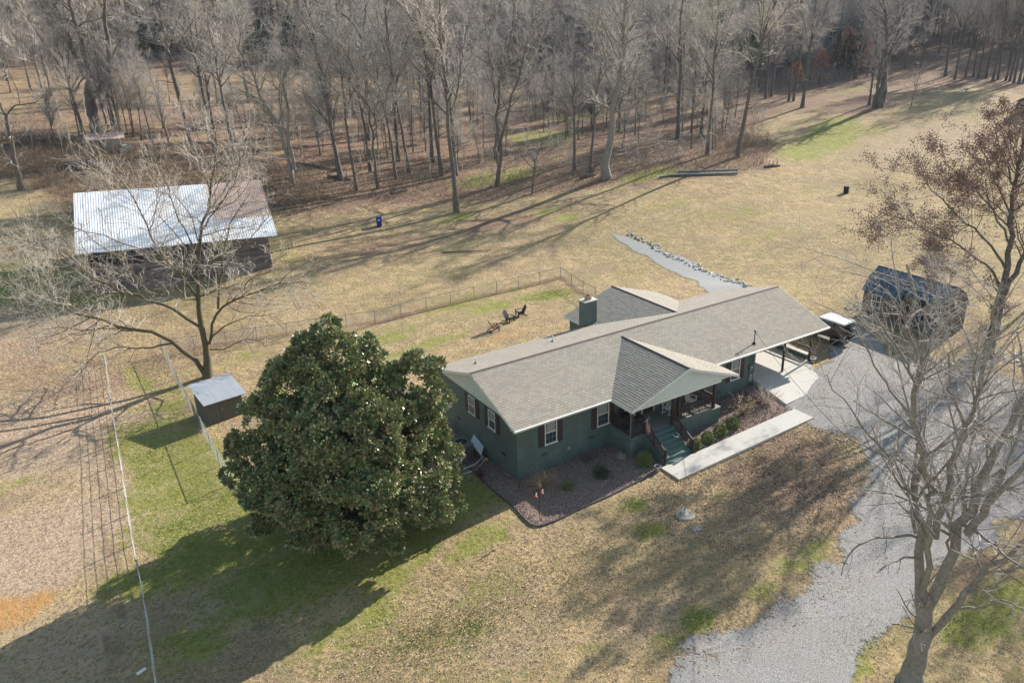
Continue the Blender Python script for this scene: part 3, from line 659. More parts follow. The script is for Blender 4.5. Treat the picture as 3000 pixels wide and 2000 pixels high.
# crawl-space grilles, spigot, lamp
for x in (2.15, 5.65, 16.5):
    g = hp('crawlspace_vent', MB().box(x, x+.4, -4.412, -4.40, -2.62, -2.44), BLACKM)
    b = MB()
    for k in range(4): b.box(x+.02, x+.38, -4.424, -4.412, -2.60+k*.04, -2.585+k*.04)
    hp('grille', b, STEP, g)
for y in (-3.0, 2.6): hp('crawlspace_vent', MB().box(.488, .5, y, y+.4, -2.72, -2.54), BLACKM)
hp('spigot', MB().lathe([(.02, 0), (.11, .03), (.11, .05), (.03, .07)], (4.12, -4.40, -2.7), 10, 'y').xf(Matrix.Translation((0, -8.8, 0)) @ Matrix.Diagonal((1, -1, 1, 1))), GREYM)
# downspouts
def downspout(pts): hp('downspout', MB().tube(pts, .04, 4), STEP)
downspout([(.46, -4.95, -.1), (.44, -4.46, -.35), (.44, -4.46, -3.6), (.4, -4.7, -3.72)])
hp('drain_extension', MB().tube([(.4, -4.7, -3.70), (-.7, -5.9, -3.76)], .045, 8), BLACKM)
downspout([(7.05, -6.8, -.1), (7.2, -6.5, -.35), (7.2, -6.5, -3.3)])
downspout([(19.95, -4.46, -.3), (19.95, -4.46, -2.9)])
# electric boxes by the carport corner
eb = hp('meter_box', MB().bbox(19.55, 19.85, -4.52, -4.41, -1.75, -1.2), STEP); hp('meter_dial', MB().lathe([(.09, 0), (.09, .05), (.05, .07)], (19.7, -4.59, -1.4), 12, 'y'), GREYM, eb)
hp('breaker_box', MB().bbox(19.62, 19.9, -4.5, -4.41, -2.5, -1.95), GREYM); hp('telephone_box', MB().bbox(20.0, 20.15, -4.5, -4.41, -2.3, -1.9), CURT)
hp('conduit', MB().tube([(19.7, -4.45, -1.2), (19.7, -4.45, -.15)], .03, 6).tube([(19.75, -4.45, -1.95), (19.75, -4.45, -1.75)], .03, 6).tube([(20.05, -4.45, -2.3), (20.05, -4.45, -2.9)], .02, 6), STEP)
# porch base, floor, posts, rails
hp('porch_foundation', MB().box(7.25, 14.75, -6.46, -4.41, -4.4, -2.2), BRICK)
hp('porch_floor', MB().box(7.2, 14.8, -6.52, -4.41, -2.2, -2.15), DECK)
hp('porch_corner_pier', MB().box(7.1, 7.45, -6.62, -6.3, -4.4, -2.2), BRICK)
for x in (7.42, 11.2, 14.26): hp('porch_post', MB().bbox(x-.09, x+.09, -6.44, -6.26, -2.15, -.33), BROWNW)
hp('porch_post', MB().bbox(10.62, 10.8, -6.44, -6.26, -2.15, -.33), BROWNW)
hp('porch_post', MB().bbox(8.3, 8.42, -6.44, -6.3, -2.15, -1.2), BROWNW)
def rail(p, q, zb=.1, zt=.88, n=None, name='railing', posts=None):
    """a rail section from foot p to foot q (3-D), balusters vertical"""
    p, q = np.array(p, float), np.array(q, float); e = q-p; L = math.hypot(e[0], e[1]); u = e/L; nrm2 = np.array([-u[1], u[0], 0])*.035
    def bar(z, h, wd, mb):
        a = p+[0, 0, z]; b = q+[0, 0, z]; k = nrm2*wd/.035
        return mb.add([a-k, b-k, b+k, a+k, a-k+[0,0,h], b-k+[0,0,h], b+k+[0,0,h], a+k+[0,0,h]], [(0,3,2,1),(4,5,6,7),(0,1,5,4),(1,2,6,5),(2,3,7,6),(3,0,4,7)])
    r = hp(name, bar(zt, .04, .05, MB()), BROWNW); hp('bottom_rail', bar(zb, .05, .025, MB()), BROWNW, r)
    hp('under_rail', bar(zt-.09, .07, .02, MB()), BROWNW, r)
    n = n or int(L/.125); mbal = None
    for i in range(n):
        c = p+e*(i+.5)/n
        if mbal is None:
            o = MB().box(-.016, .016, -.016, .016, zb+.05, zt-.09).build('baluster', BROWNW, r, world=False); mbal = o.data
        else: o = link(bpy.data.objects.new('baluster', mbal), r)
        o.location = Vector(c)-Vector(wloc(r))
    return r
rail((7.55, -6.35, -2.15), (8.3, -6.35, -2.15)); rail((11.32, -6.35, -2.15), (14.16, -6.35, -2.15))
rail((7.42, -6.24, -2.15), (7.42, -4.45, -2.15)); rail((14.26, -6.24, -2.15), (14.26, -4.45, -2.15)); rail((10.82, -6.35, -2.15), (11.1, -6.35, -2.15), n=2)
# steps: seven treads down to the walk
stp = MB().box(8.45, 10.55, -6.8, -6.47, -3.6, -2.16); hp('landing_riser', stp, STEP)
ns = 6
for i in range(ns):
    y1 = -6.8-i*.28; z1 = -2.16-(i+1)*.19
    hp('step', MB().box(8.45, 10.55, y1-.28, y1+.0, -3.9, z1), STEP)
hp('step_cheek', MB().prism([(-6.5, -2.2), (-8.5, -3.35), (-8.5, -3.8), (-6.5, -3.8)], 'x', 8.33, 8.445), BRICK)
hp('step_cheek', MB().prism([(-6.5, -2.2), (-8.5, -3.35), (-8.5, -3.8), (-6.5, -3.8)], 'x', 10.555, 10.67), BRICK)
for x in (8.38, 10.62):
    rail((x, -6.42, -2.15), (x, -8.3, -3.33), name='stair_railing')
    hp('newel_post', MB().bbox(x-.06, x+.06, -8.42, -8.3, -3.5, -2.35), BROWNW); hp('newel_post', MB().bbox(x-.05, x+.05, -7.3, -7.2, -3.3, -1.75), BROWNW)
hp('newel_post', MB().bbox(10.5, 10.62, -6.56, -6.44, -2.15, -1.15), BROWNW)
# carport posts, beams, low wall
for x, y in ((22.9, -4.6), (25.9, -4.5), (25.9, 3.5), (22.9, 4.9)):
    hp('carport_post', MB().bbox(x-.07, x+.07, y-.07, y+.07, hz(x, y)-.1, -.2), BROWNW)
hp('carport_beam', MB().box(20.2, 27.1, -4.72, -4.55, -.34, -.2).box(20.2, 27.1, 5.0, 5.2, -.34, -.2), BROWNW)
hp('carport_kerb_wall', MB().box(25.95, 26.25, -4.2, 4.2, -2.95, -2.18), BRICK); hp('wall_coping', MB().box(25.9, 26.32, -4.25, 4.25, -2.18, -2.1), CONC)
hp('carport_rail', MB().box(26.3, 26.38, -4.3, 3.5, -1.75, -1.66), BROWNW)

# ------------------------------------------------------------------ slab, walk, bed
slabp = [(20.22, -4.42), (19.55, -7.85), (23.72, -7.56), (26.0, -4.45), (26.0, 5.0), (20.22, 5.0)]
mb = MB()
def slab_sections(name, poly, cuts, zf, th, m):
    pass
def zslab(x, y): return -2.52+min(0, (y+4.4))*.085
V = [(x, y, zslab(x, y)) for x, y in slabp]
s1 = MB().slab([(20.22, -4.45, -2.53), (19.56, -7.85, -2.83), (23.72, -7.56, -2.80), (25.96, -4.47, -2.53)][::1], .35)
ap = s1.build('driveway_apron', CONC); tag(ap, kind='structure'); recenter(ap)
s2 = MB().box(20.22, 25.94, -4.44, 0, -2.9, -2.53); o = s2.build('carport_slab', CONC); tag(o, kind='structure'); recenter(o)
s3 = MB().box(20.22, 25.94, .012, 5.2, -2.9, -2.53); o = s3.build('carport_slab', CONC); tag(o, kind='structure'); recenter(o)
# front walk in four pours
xs = [7.95, 10.95, 13.9, 16.8, 19.62]
for a, b in zip(xs, xs[1:]):
    za = -3.36+(a-8)*.0385; zb2 = -3.36+(b-8)*.0385
    o = MB().add([(a, -10.02, za-.35), (b-.012, -10.02, zb2-.35), (b-.012, -8.48, zb2-.35), (a, -8.48, za-.35), (a, -10.02, za), (b-.012, -10.02, zb2), (b-.012, -8.48, zb2), (a, -8.48, za)],
                 [(0,3,2,1),(4,5,6,7),(0,1,5,4),(1,2,6,5),(2,3,7,6),(3,0,4,7)]).build('front_walk', CONC)
    recenter(o); tag(o, kind='structure')
bedL = PX((1330,1330),(1416,1411),(1455,1448),(1502,1484),(1533,1518),(1552,1537),(1572,1543),(1592,1540),(1626,1528),(1698,1493),(1787,1454),(1846,1424),(1915,1390),(1940,1369))
bedL = np.vstack([bedL, [(8.3, -8.0), (8.3, -4.3), (.45, -4.3), (.45, .8), (-.3, 1.2)]])
bedR = np.array([(10.5, -4.3), (20.2, -4.3), (19.5, -7.9), (19.6, -8.5), (10.5, -8.5)])
sheet('mulch_bed', bedL, MULCH, .05, .12, .02); sheet('mulch_bed_by_walk', bedR, MULCH, .05, .12, .02)
# bed edging
ed = [(p[0], p[1], hz(p[0], p[1])+.06) for p in bedL[:13]]
o = MB().tube(ed, .045, 6).build('bed_edging', DKGREY); tag(recenter(o), 'dark low edging curving round the mulch bed', 'edging')
# ------------------------------------------------------------------ helpers for placing things
def Z(px, py, z):
    d = ray(px, py); return CAM+d*(z-CAM[2])/d[2]
def c3(a, b, z): return Z(1750+a*.2391, 1050+b*.2391, z)
def lp(name, mb, m, root, label=None, smooth=False):
    """a part in its thing's own coordinates"""
    o = mb.build(name, m, root, world=False, smooth=smooth)
    if label: o['label'] = label
    return o
def leafball(name, m, root, c, rx, ry, rz_, n, size, rg, shell=.55):
    d = nrm(rg.normal(size=(n, 3))); r = rg.uniform(shell, 1, n)**.6
    lump = 1+.12*np.sin(d[:, 0]*7+1)*np.cos(d[:, 1]*6)+.1*np.sin(d[:, 2]*9)
    P = d*(r*lump)[:, None]*np.array([rx, ry, rz_])+np.array(c)
    V, F = leaf_quads(P, size, rg, w=.6, dirs=d)
    return link(bpy.data.objects.new(name, nmesh(name, V, F, m, tint=rg.random(len(F)))), root)
RG = np.random.default_rng(11)

# ---- rocking chairs
def rocking_chair(loc, rz, label):
    r = empty('rocking_chair', loc, label, 'rocking chair', 'white rocking chairs on the porch', rz)
    lp('seat', MB().box(-.26, .26, -.24, .24, .40, .43), WHITE, r)
    for s in (-1, 1):
        lp('rocker', MB().tube([(s*.25, -.45, .09), (s*.25, -.2, .03), (s*.25, .1, .02), (s*.25, .45, .1)], .022, 5), WHITE, r)
        lp('leg', MB().box(s*.25-.02, s*.25+.02, -.24, -.2, .03, .66), WHITE, r)
        lp('leg', MB().box(s*.25-.02, s*.25+.02, .19, .23, .04, .44), WHITE, r)
        lp('armrest', MB().bbox(s*.29-.045, s*.29+.045, -.28, .24, .66, .69, .01), WHITE, r)
        lp('back_post', MB().tube([(s*.25, .22, .42), (s*.25, .42, 1.2)], .02, 5), WHITE, r)
    lp('top_rail', MB().add([(-.27, .38, 1.06), (.27, .38, 1.06), (.27, .42, 1.2), (-.27, .42, 1.2), (-.27, .41, 1.05), (.27, .41, 1.05), (.27, .45, 1.2), (-.27, .45, 1.2)], [(0,1,2,3),(7,6,5,4),(0,4,5,1),(1,5,6,2),(2,6,7,3),(3,7,4,0)]), WHITE, r)
    for k in range(6):
        x = -.2+k*.08; lp('slat', MB().add([(x-.02, .22, .43), (x+.02, .22, .43), (x+.02, .39, 1.07), (x-.02, .39, 1.07), (x-.02, .235, .43), (x+.02, .235, .43), (x+.02, .405, 1.07), (x-.02, .405, 1.07)], [(0,1,2,3),(7,6,5,4),(0,4,5,1),(1,5,6,2),(2,6,7,3),(3,7,4,0)]), WHITE, r)
    return r
rocking_chair((11.35, -5.25, -2.15), rad(-75), 'white rocking chair beside the front door at the head of the steps')
rocking_chair((13.25, -5.35, -2.15), rad(15), 'white slatted rocking chair at the railed far end of the porch')
# ---- covered grill and small table on the porch
g = empty('covered_grill', (7.95, -5.2, -2.15), 'dark covered grill standing behind the porch corner post', 'grill')
lp('cover', MB().lathe([(.3, 0), (.32, .5), (.36, .8), (.3, .98), (.12, 1.06)], n=10), BLACKM, g, smooth=True); lp('side_shelf', MB().box(.3, .62, -.2, .2, .78, .82), DKGREY, g)
g = empty('porch_table', (8.75, -5.3, -2.15), 'small brown table between the covered grill and the flag', 'table')
lp('tabletop', MB().bbox(-.35, .35, -.3, .3, .6, .64), BROWNW, g)
for a in (-.3, .3):
    for b in (-.25, .25): lp('leg', MB().box(a-.025, a+.025, b-.025, b+.025, 0, .6), BROWNW, g)
g = empty('hanging_basket', (7.75, -6.0, -.75), 'white hanging basket under the near porch eave', 'basket')
lp('bowl', MB().lathe([(.05, -.18), (.15, -.1), (.17, .02), (.13, .0)], n=10), TERRA, g); lp('hanger', MB().tube([(.15, 0, 0), (0, 0, .45)], .006, 4).tube([(-.15, 0, 0), (0, 0, .45)], .006, 4).tube([(0, 0, .42), (0, 0, .6)], .006, 4), BLACKM, g)
# ---- the flag
fl = empty('flag', (8.2, -6.5, -1.5), 'striped red, white and blue flag hanging from a slanted pole at the porch steps', 'flag')
A0 = np.array(c3(548, 668, -.95)); B0_ = np.array(c3(600, 690, -.95)); e_x = np.array([.42, -.22, .04])
pole0 = np.array([8.30, -6.42, -1.35]); tip = np.array([8.15, -7.1, -.62])
lw = wloc(fl)
lp('pole', MB().tube([pole0-lw, tip-lw], .014, 6), WHITEM, fl); lp('finial', MB().lathe([(.01, 0), (.035, .03), (.035, .05), (.005, .08)], tip-lw, 8), mat('brass', (.5, .35, .1), .3, metal=1), fl)
FR_ = mat('flag_red', (.42, .03, .035), .8); FWt = mat('flag_white', (.7, .7, .7), .8); FB = mat('flag_blue', (.03, .04, .17), .8)
# hoist runs along the pole, the fly hangs down
def fpt(u, v):      # u along the pole (0 tip..1), v down the fly
    p = tip+(pole0-tip)*(.04+u*.62); s = math.sin(v*7+u*3)*.035*v
    return p-lw+np.array([.16*v+s, .02*v+s*.6, -1.08*v-.04*math.sin(u*3)])
for k in range(13):
    mb = MB(); n = 8; u0, u1 = k/13, (k+1)/13
    v0 = .4 if k < 7 else 0
    for th in (0, .004):
        pass
    V = [fpt(u, v0+(1-v0)*i/n) for i in range(n+1) for u in (u0, u1)]; V2 = [p+np.array([.006, 0, 0]) for p in V]
    m_ = len(V); Fq = []
    for i in range(n): a = 2*i; Fq += [(a, a+1, a+3, a+2), (m_+a, m_+a+2, m_+a+3, m_+a+1)]
    mb.add(V+V2, Fq+[(2*n, 2*n+1, m_+2*n+1, m_+2*n)]); lp('stripe', mb, FR_ if k % 2 == 0 else FWt, fl)
n = 5; V = [fpt(u, .4*i/n) for i in range(n+1) for u in (0, 7/13)]; V2 = [p+np.array([.006, 0, 0]) for p in V]; m_ = len(V); Fq = []
for i in range(n): a = 2*i; Fq += [(a, a+1, a+3, a+2), (m_+a, m_+a+2, m_+a+3, m_+a+1)]
cn = lp('canton', MB().add(V+V2, Fq), FB, fl)
st = MB()
for i in range(9):
    for j in range(11):
        if (i+j) % 2 == 0:
            for q in (-.004, .01):
                c = fpt((i+1)/10*7/13, (j+1)/12*.4)+np.array([q, 0, 0]); rr = .009
                st.add([c+np.array([0, -rr, 0]), c+np.array([0, 0, -rr]), c+np.array([0, rr, 0]), c+np.array([0, 0, rr])], [(0, 1, 2, 3)])
s_ = lp('star', st, FWt, cn); s_['kind'] = 'stuff'
# ---- pots, bucket
def pot(loc, r, h, m, label, name='flower_pot', cat='plant pot'):
    g = empty(name, loc, label, cat)
    lp('body', MB().lathe([(r*.65, 0), (r*.85, h*.5), (r, h*.92), (r*1.08, h*.92), (r*1.08, h), (r*.92, h), (r*.88, h*.85)], n=14), m, g, smooth=False); lp('soil', MB().lathe([(r*.87, h*.84), (r*.5, h*.87), (.01, h*.88)], n=12), SOIL, g)
    return g
p = c3(925, 955, -2.73); pot((p[0], -7.2, -2.74+.0), .2, .3, TERRA, 'white flower pot on an upper porch step')
p = c3(755, 1150, -3.3); pot((8.75, -8.05, -3.30), .15, .28, TERRA, 'small white pot low on the steps behind the near railing')
p = G(1930, 1378); pot((p[0]-.1, p[1], p[2]), .2, .36, GREYM, 'grey metal bucket at the near corner of the front walk', 'bucket', 'bucket')
p = G(2379, 1062); g = pot((p[0], p[1], p[2]-.02), .24, .42, TERRA, 'white striped planter at the foot of the far carport post', 'planter', 'planter')
for k in range(3): lp('band', MB().lathe([(.19+k*.03, .07+k*.12), (.2+k*.03, .12+k*.12)], n=14), BLACKM, g)
# ---- shrubs
def round_bush(px, py, r, label, m=BOXW, group='round evergreen bushes by the steps'):
    p = G(px, py); g = empty('round_bush', (p[0], p[1], p[2]), label, 'bush', group)
    leafball('foliage', m, g, (0, 0, r*.85), r, r, r*.95, 3000, .06, RG, .6)
    st_ = MB()
    for k in range(6): a = k*1.05; st_.tube([(0, 0, 0), (math.cos(a)*r*.4, math.sin(a)*r*.4, r*.8)], .015, 4)
    lp('stem', st_, BARK, g)
round_bush(2035, 1316, .4, 'round green bush nearest the steps on the walk side')
round_bush(2072, 1297, .42, 'second round green bush from the steps, along the walk bed')
round_bush(2109, 1276, .42, 'third round green bush from the steps, along the walk bed')
round_bush(2146, 1254, .43, 'round green bush farthest from the steps in the walk bed')
round_bush(1888, 1362, .48, 'round dark green bush in shade left of the porch steps')
def twiggy(px, py, h, spread, n, label, m, name='bare_shrub', droop=0., leaves=None, thick=.008, cat='shrub', group=None, seed=1, heads=0):
    rg = np.random.default_rng(seed); p = G(px, py); g = empty(name, tuple(p), label, cat, group)
    P = np.zeros((n, 5, 3)); d = nrm(np.concatenate([rg.normal(size=(n, 2))*spread, np.ones((n, 1))], 1)); P[:, 0, :2] = rg.normal(size=(n, 2))*.08
    for k in range(1, 5):
        d = nrm(d+rg.normal(0, .14, (n, 3))+np.array([0, 0, -droop])); P[:, k] = P[:, k-1]+d*(h/4*rg.uniform(.7, 1.2, n))[:, None]
    P[:, :, 2] = np.maximum(P[:, :, 2], .01)
    R = thick*np.linspace(1, .45, 5)[None, :].repeat(n, 0)
    V1 = tubes(P, R, 3); Q, QR = grow(P, R, 3, .3, 1, .4, .6, 3, .2, -droop*.5, rg, rmin=thick*.5); V2 = tubes(Q, QR, 3)
    V, F = join([V1, V2]); link(bpy.data.objects.new('stems', nmesh('stems', V, F, m)), g)
    if leaves:
        lm, cnt, sz = leaves; i = rg.integers(0, len(Q), cnt); L = Q[i, rg.integers(0, 3, cnt)]+rg.normal(0, .03, (cnt, 3))
        V, F = leaf_quads(L, sz, rg, .7); link(bpy.data.objects.new('leaves', nmesh('leaves', V, F, lm, tint=rg.random(cnt))), g)
    return g
STRAW = mat('straw_stems', (.34, .25, .17), .9); REDTW = mat('reddish_twigs', (.16, .06, .055), .9); HEAD = mat('dry_flower_heads', (.45, .34, .2), .9, attr='tint', rnd=.3)
twiggy(1592, 1425, 1.25, .9, 240, 'straw coloured ornamental grass clump arching in the mulch bed', STRAW, 'ornamental_grass', .22, cat='grass clump', seed=3)
twiggy(1668, 1432, .5, .8, 40, 'small green shrub right of the ornamental grass', BARK, 'low_shrub', leaves=(BOXW, 600, .06), seed=4)
twiggy(1762, 1392, .7, 1., 60, 'spreading green shrub midway along the shaded mulch bed', BARK, 'low_shrub', leaves=(EVER, 1500, .07), seed=5)
twiggy(1722, 1352, .6, 1., 70, 'low dark bare shrub against the front wall', BARK, 'low_shrub', seed=6)
twiggy(1822, 1345, .5, .8, 40, 'tiny bare plant by the porch pier in the mulch', TWIG, 'low_shrub', seed=6)
twiggy(1408, 1395, .8, .6, 60, 'reddish bare shrub by the left wall near the air conditioner', REDTW, seed=7)
twiggy(2178, 1215, 1.25, .45, 60, 'hydrangea with dry tan flower heads in the far mulch bed', BARK, 'dry_hydrangea', leaves=(HEAD, 420, .09), seed=8)
twiggy(2248, 1185, 1.4, .6, 80, 'bare twiggy shrub near the corner of the driveway apron', TWIG, seed=9)
twiggy(2225, 1180, 1.0, .7, 60, 'reddish bare shrub next to the driveway apron and wall', REDTW, seed=10)
# ---- hummingbird feeders
p = G(1581, 1524); pg = empty('feeder_pole', tuple(p), 'thin black crook pole in the mulch bed corner', 'pole')
lp('shaft', MB().tube([(0, 0, -.1), (0, 0, 2.0)], .012, 6), BLACKM, pg); lp('hook', MB().tube([(0, 0, 1.95), (.1, .02, 2.1), (.22, .05, 2.08), (.24, .05, 1.98)], .009, 5), BLACKM, pg); lp('hook', MB().tube([(0, 0, 1.9), (-.1, -.02, 2.05), (-.2, -.04, 2.03), (-.22, -.04, 1.94)], .009, 5), BLACKM, pg)
for dx, dy, lb in ((.24, .05, 'red hummingbird feeder on the right crook of the bed pole'), (-.22, -.04, 'red hummingbird feeder on the left crook of the bed pole')):
    f = empty('bird_feeder', (p[0]+dx, p[1]+dy, p[2]+1.62), lb, 'bird feeder', 'hummingbird feeders on the pole'); f.scale = (.8, .8, .8)
    lp('tray', MB().lathe([(.03, -.02), (.1, 0), (.11, .03), (.05, .05)], n=12), REDP, f); lp('bottle', MB().lathe([(.035, .05), (.055, .1), (.055, .25), (.03, .29)], n=10), mat('clear_plastic', (.6, .62, .63), .1, .6), f)
    lp('cap', MB().lathe([(.04, .29), (.04, .32), (.01, .34)], n=10), REDP, f); lp('wire', MB().tube([(0, 0, .33), (0, 0, .4)], .004, 4), BLACKM, f)
# ---- hose, septic lid, block, stepping slab
hs = [(17.7, -4.46, -2.75), (17.75, -4.7, -2.8), (17.5, -5.2, -3.05), (16.8, -5.7, -3.12), (15.9, -5.9, -3.16), (15.2, -5.6, -3.2), (14.95, -5.2, -3.22)]
o = MB().tube([Vector(q) for q in hs], .022, 6).build('garden_hose', mat('pale_hose', (.5, .52, .5), .5)); tag(recenter(o), 'pale garden hose running from the wall tap along the mulch', 'hose')
p = G(2007, 1508); g = empty('septic_lid', (p[0], p[1], p[2]-.02), 'round concrete septic lid set in the front lawn', 'concrete lid')
lp('disc', MB().lathe([(.55, -.1), (.55, .06), (.5, .1), (.1, .11)], n=20), mat('old_concrete', (.33, .31, .26), .9, noise=[(3, (.22, .2, .16), 1.2)]), g); lp('plug', MB().lathe([(.2, .09), (.2, .13), (.15, .14)], n=14), CONC, g)
b = empty('cinder_block', (p[0]+.05, p[1]+.12, p[2]+.09), 'grey hollow cinder block lying on the septic lid', 'concrete block', None, rad(35))
mb = MB()
for q in ((-.2, .2, -.1, -.065), (-.2, .2, .065, .1), (-.2, -.165, -.065, .065), (-.018, .018, -.065, .065), (.165, .2, -.065, .065)): mb.box(q[0], q[1], q[2], q[3], 0, .19)
lp('block_body', mb, CONC, b)
p = G(2041, 1550); o = MB().bbox(-.3, .3, -.2, .2, 0, .07).build('stepping_slab', mat('dark_slate', (.14, .15, .16), .8, noise=(6, (.2, .2, .2), 1))); o.location = p; o.rotation_euler[2] = rad(-20); tag(o, 'square dark stone slab loose on the lawn beyond the septic lid', 'stone slab')
p = G(1480, 1580)
# ---- air conditioner
zg = hz(-.6, .5)
ac = empty('air_conditioner', (-.62, .52, zg), 'square grey outdoor air conditioning unit beside the left wall', 'air conditioner')
TAUPE = mat('taupe_metal', (.15, .13, .125), .5, noise=(4, (.18, .16, .155), 1))
lp('pad', MB().box(-.6, .6, -.75, .75, -.1, .06), CONC, ac); lp('case', MB().bbox(-.5, .5, -.65, .65, .06, 1.0), TAUPE, ac); lp('top_panel', MB().bbox(-.52, .52, -.68, .68, 1.0, 1.06), TAUPE, ac)
fn = lp('fan_opening', MB().lathe([(.36, 1.061), (.36, 1.075), (.3, 1.075), (.3, 1.062)], n=24), BLACKM, ac)
lp('fan_well', MB().lathe([(.3, 1.0625), (.1, 1.063), (.01, 1.0635)], n=24), RUBBER, fn)
for k in range(4):
    a = k*math.pi/2+.3; lp('blade', MB().add([(0, 0, 1.068), (math.cos(a)*.28, math.sin(a)*.28, 1.068), (math.cos(a+.5)*.28, math.sin(a+.5)*.28, 1.072)], [(0, 1, 2)]), DKGREY, fn)
mb = MB()
for k in range(10): mb.box(-.51, .51, -.66, -.652, .14+k*.08, .17+k*.08)
for k in range(10): mb.box(-.512, -.502, -.64, .64, .14+k*.08, .17+k*.08)
lp('louvres', mb, DKGREY, ac)
pn = empty('leaning_sheet', (.2, -.25, zg+.2), 'pale sky reflecting sheet panel leaning between the unit and the wall', 'panel')
q = [np.array(v)-wloc(pn) for v in ((-.1, .28, zg+.98), (.40, .66, zg+1.22), (.42, -.5, zg+.85), (-.05, -.95, zg+.6))]
lp('sheet', MB().slab(q, .03), mat('pale_glossy_panel', (.55, .6, .66), .12, .8), pn)
o = MB().tube([(.35, .4, zg+.5), (.1, -.9, zg+.42), (-.7, -1.35, zg+.38), (-1.5, -1.3, zg+.3)], .03, 6).build('loose_pipe', WHITE); tag(recenter(o), 'white curved pipe rounding the front of the unit, the upper one', 'pipe', 'white pipes by the unit')
o = MB().tube([(.35, .2, zg+.25), (.05, -1.1, zg+.2), (-.8, -1.6, zg+.15), (-1.6, -1.5, zg+.1)], .03, 6).build('loose_pipe', WHITE); tag(recenter(o), 'white curved pipe rounding the front of the unit, the lower one', 'pipe', 'white pipes by the unit')
g = empty('fuel_can', (.3, -.95, zg), 'small yellow jug standing against the left wall', 'jug'); lp('body', MB().bbox(-.1, .1, -.12, .12, 0, .28, .03), mat('yellow_plastic', (.6, .4, .12), .5), g); lp('cap', MB().lathe([(.03, .28), (.03, .34)], n=8), BLACKM, g)
# ---- adirondack chairs round the fire pit
def adirondack(loc, rz, label, m):
    g = empty('lawn_chair', loc, label, 'lawn chair', 'low slatted chairs on the back lawn', rz)
    for k in range(5):
        x = -.24+k*.12; lp('back_slat', MB().add([(x-.05, .2, .25), (x+.05, .2, .25), (x+.05, .55, 1.0-.03*abs(k-2)**2), (x-.05, .55, 1.0-.03*abs(k-2)**2), (x-.05, .23, .25), (x+.05, .23, .25), (x+.05, .58, 1.0-.03*abs(k-2)**2), (x-.05, .58, 1.0-.03*abs(k-2)**2)], [(0,1,2,3),(7,6,5,4),(0,4,5,1),(1,5,6,2),(2,6,7,3),(3,7,4,0)]), m, g)
    for k in range(4): y = -.3+k*.13; lp('seat_slat', MB().box(-.28, .28, y, y+.11, .35-k*.03, .37-k*.03), m, g)
    for s in (-1, 1):
        lp('armrest', MB().bbox(s*.36-.07, s*.36+.07, -.38, .38, .53, .56, .01), m, g); lp('leg', MB().box(s*.33-.02, s*.33+.02, -.34, -.24, 0, .53), m, g); lp('leg', MB().add([(s*.31-.02, -.3, .3), (s*.31+.02, -.3, .3), (s*.31+.02, .6, 0), (s*.31-.02, .6, 0), (s*.31-.02, -.3, .4), (s*.31+.02, -.3, .4), (s*.31+.02, .6, .08), (s*.31-.02, .6, .08)], [(0,3,2,1),(4,5,6,7),(0,1,5,4),(1,2,6,5),(2,3,7,6),(3,0,4,7)]), m, g)
ADB = mat('reddish_brown_wood', (.12, .05, .04), .7)
for px, py, rz, lb, m in ((1450, 968, 75, 'reddish brown lawn chair facing a fire pit, nearest the magnolia', ADB), (1524, 925, -100, 'black lawn chair nearest the chimney on the back lawn', BLACKM)):
    p = G(px, py); adirondack(tuple(p), rad(rz), lb, m)
p = G(1492, 946); adirondack((p[0]+.2, p[1]+.3, p[2]), rad(20), 'dark lawn chair between the other two on the back lawn', BLACKM)
# ---- small things further off
p = G(1112, 664); g = empty('wheeled_bin', tuple(p), 'blue wheeled bin alone on the grass below the woods', 'bin')
lp('body', MB().add([(-.24,-.24,.06),(.24,-.24,.06),(.24,.26,.06),(-.24,.26,.06),(-.3,-.32,1.0),(.3,-.32,1.0),(.3,.34,1.0),(-.3,.34,1.0)], [(0,3,2,1),(4,5,6,7),(0,1,5,4),(1,2,6,5),(2,3,7,6),(3,0,4,7)]), PLASB, g)
lp('lid', MB().bbox(-.33, .33, -.36, .38, 1.0, 1.08, .03), PLASB, g)
lp('emblem', MB().box(-.1, .1, -.335, -.325, .7, .88).xf(Matrix.Rotation(rad(0), 4, 'Z')), WHITEM, g)
for s in (-1, 1): lp('wheel', MB().lathe([(.1, -.03), (.12, -.02), (.12, .02), (.1, .03)], (s*.26, .3, .12), 12, 'x'), RUBBER, g)
g.rotation_euler[2] = rad(-25); g.scale = (1.12, 1.12, 1.12)
p = G(2478, 566); g = empty('fire_barrel', tuple(p), 'black barrel standing alone in the open field', 'barrel'); lp('drum', MB().lathe([(.34, 0), (.36, .03), (.34, .3), (.36, .32), (.34, .6), (.36, .62), (.36, .95), (.3, .95), (.29, .5)], n=16), BLACKM, g); lp('rim', MB().lathe([(.37, .93), (.38, .96), (.36, .98)], n=16), DKGREY, g)
TEAL = mat('faded_teal_metal', (.07, .11, .12), .5, noise=(2, (.12, .16, .17), 1))
for (a, b, dz, lb) in (((1932, 522), (1990, 514), .15, 'short dark pole at the near end of the pole pile'), ((1960, 518), (2160, 512), .2, 'long dark pole lying at the wood edge, lower of the pile'), ((1985, 512), (2160, 506), .4, 'long teal pole lying on top of the pile at the wood edge')):
    p, q = G(*a), G(*b); m_ = (p+q)/2; o = MB().tube([p-m_+[0, 0, dz], q-m_+[0, 0, dz]], .14, 8).build('metal_pole', TEAL); o.location = m_; tag(o, lb, 'pole', 'poles piled at the wood edge')
p, q = G(1296, 742), G(1440, 735); m_ = (p+q)/2
mb = MB().tube([p-m_+[0, 0, .1], (p-m_)*.4+[0, .1, .12], (q-m_)*.3+[0, -.2, .12], q-m_+[0, 0, .1]], [.09, .08, .06, .03], 6)
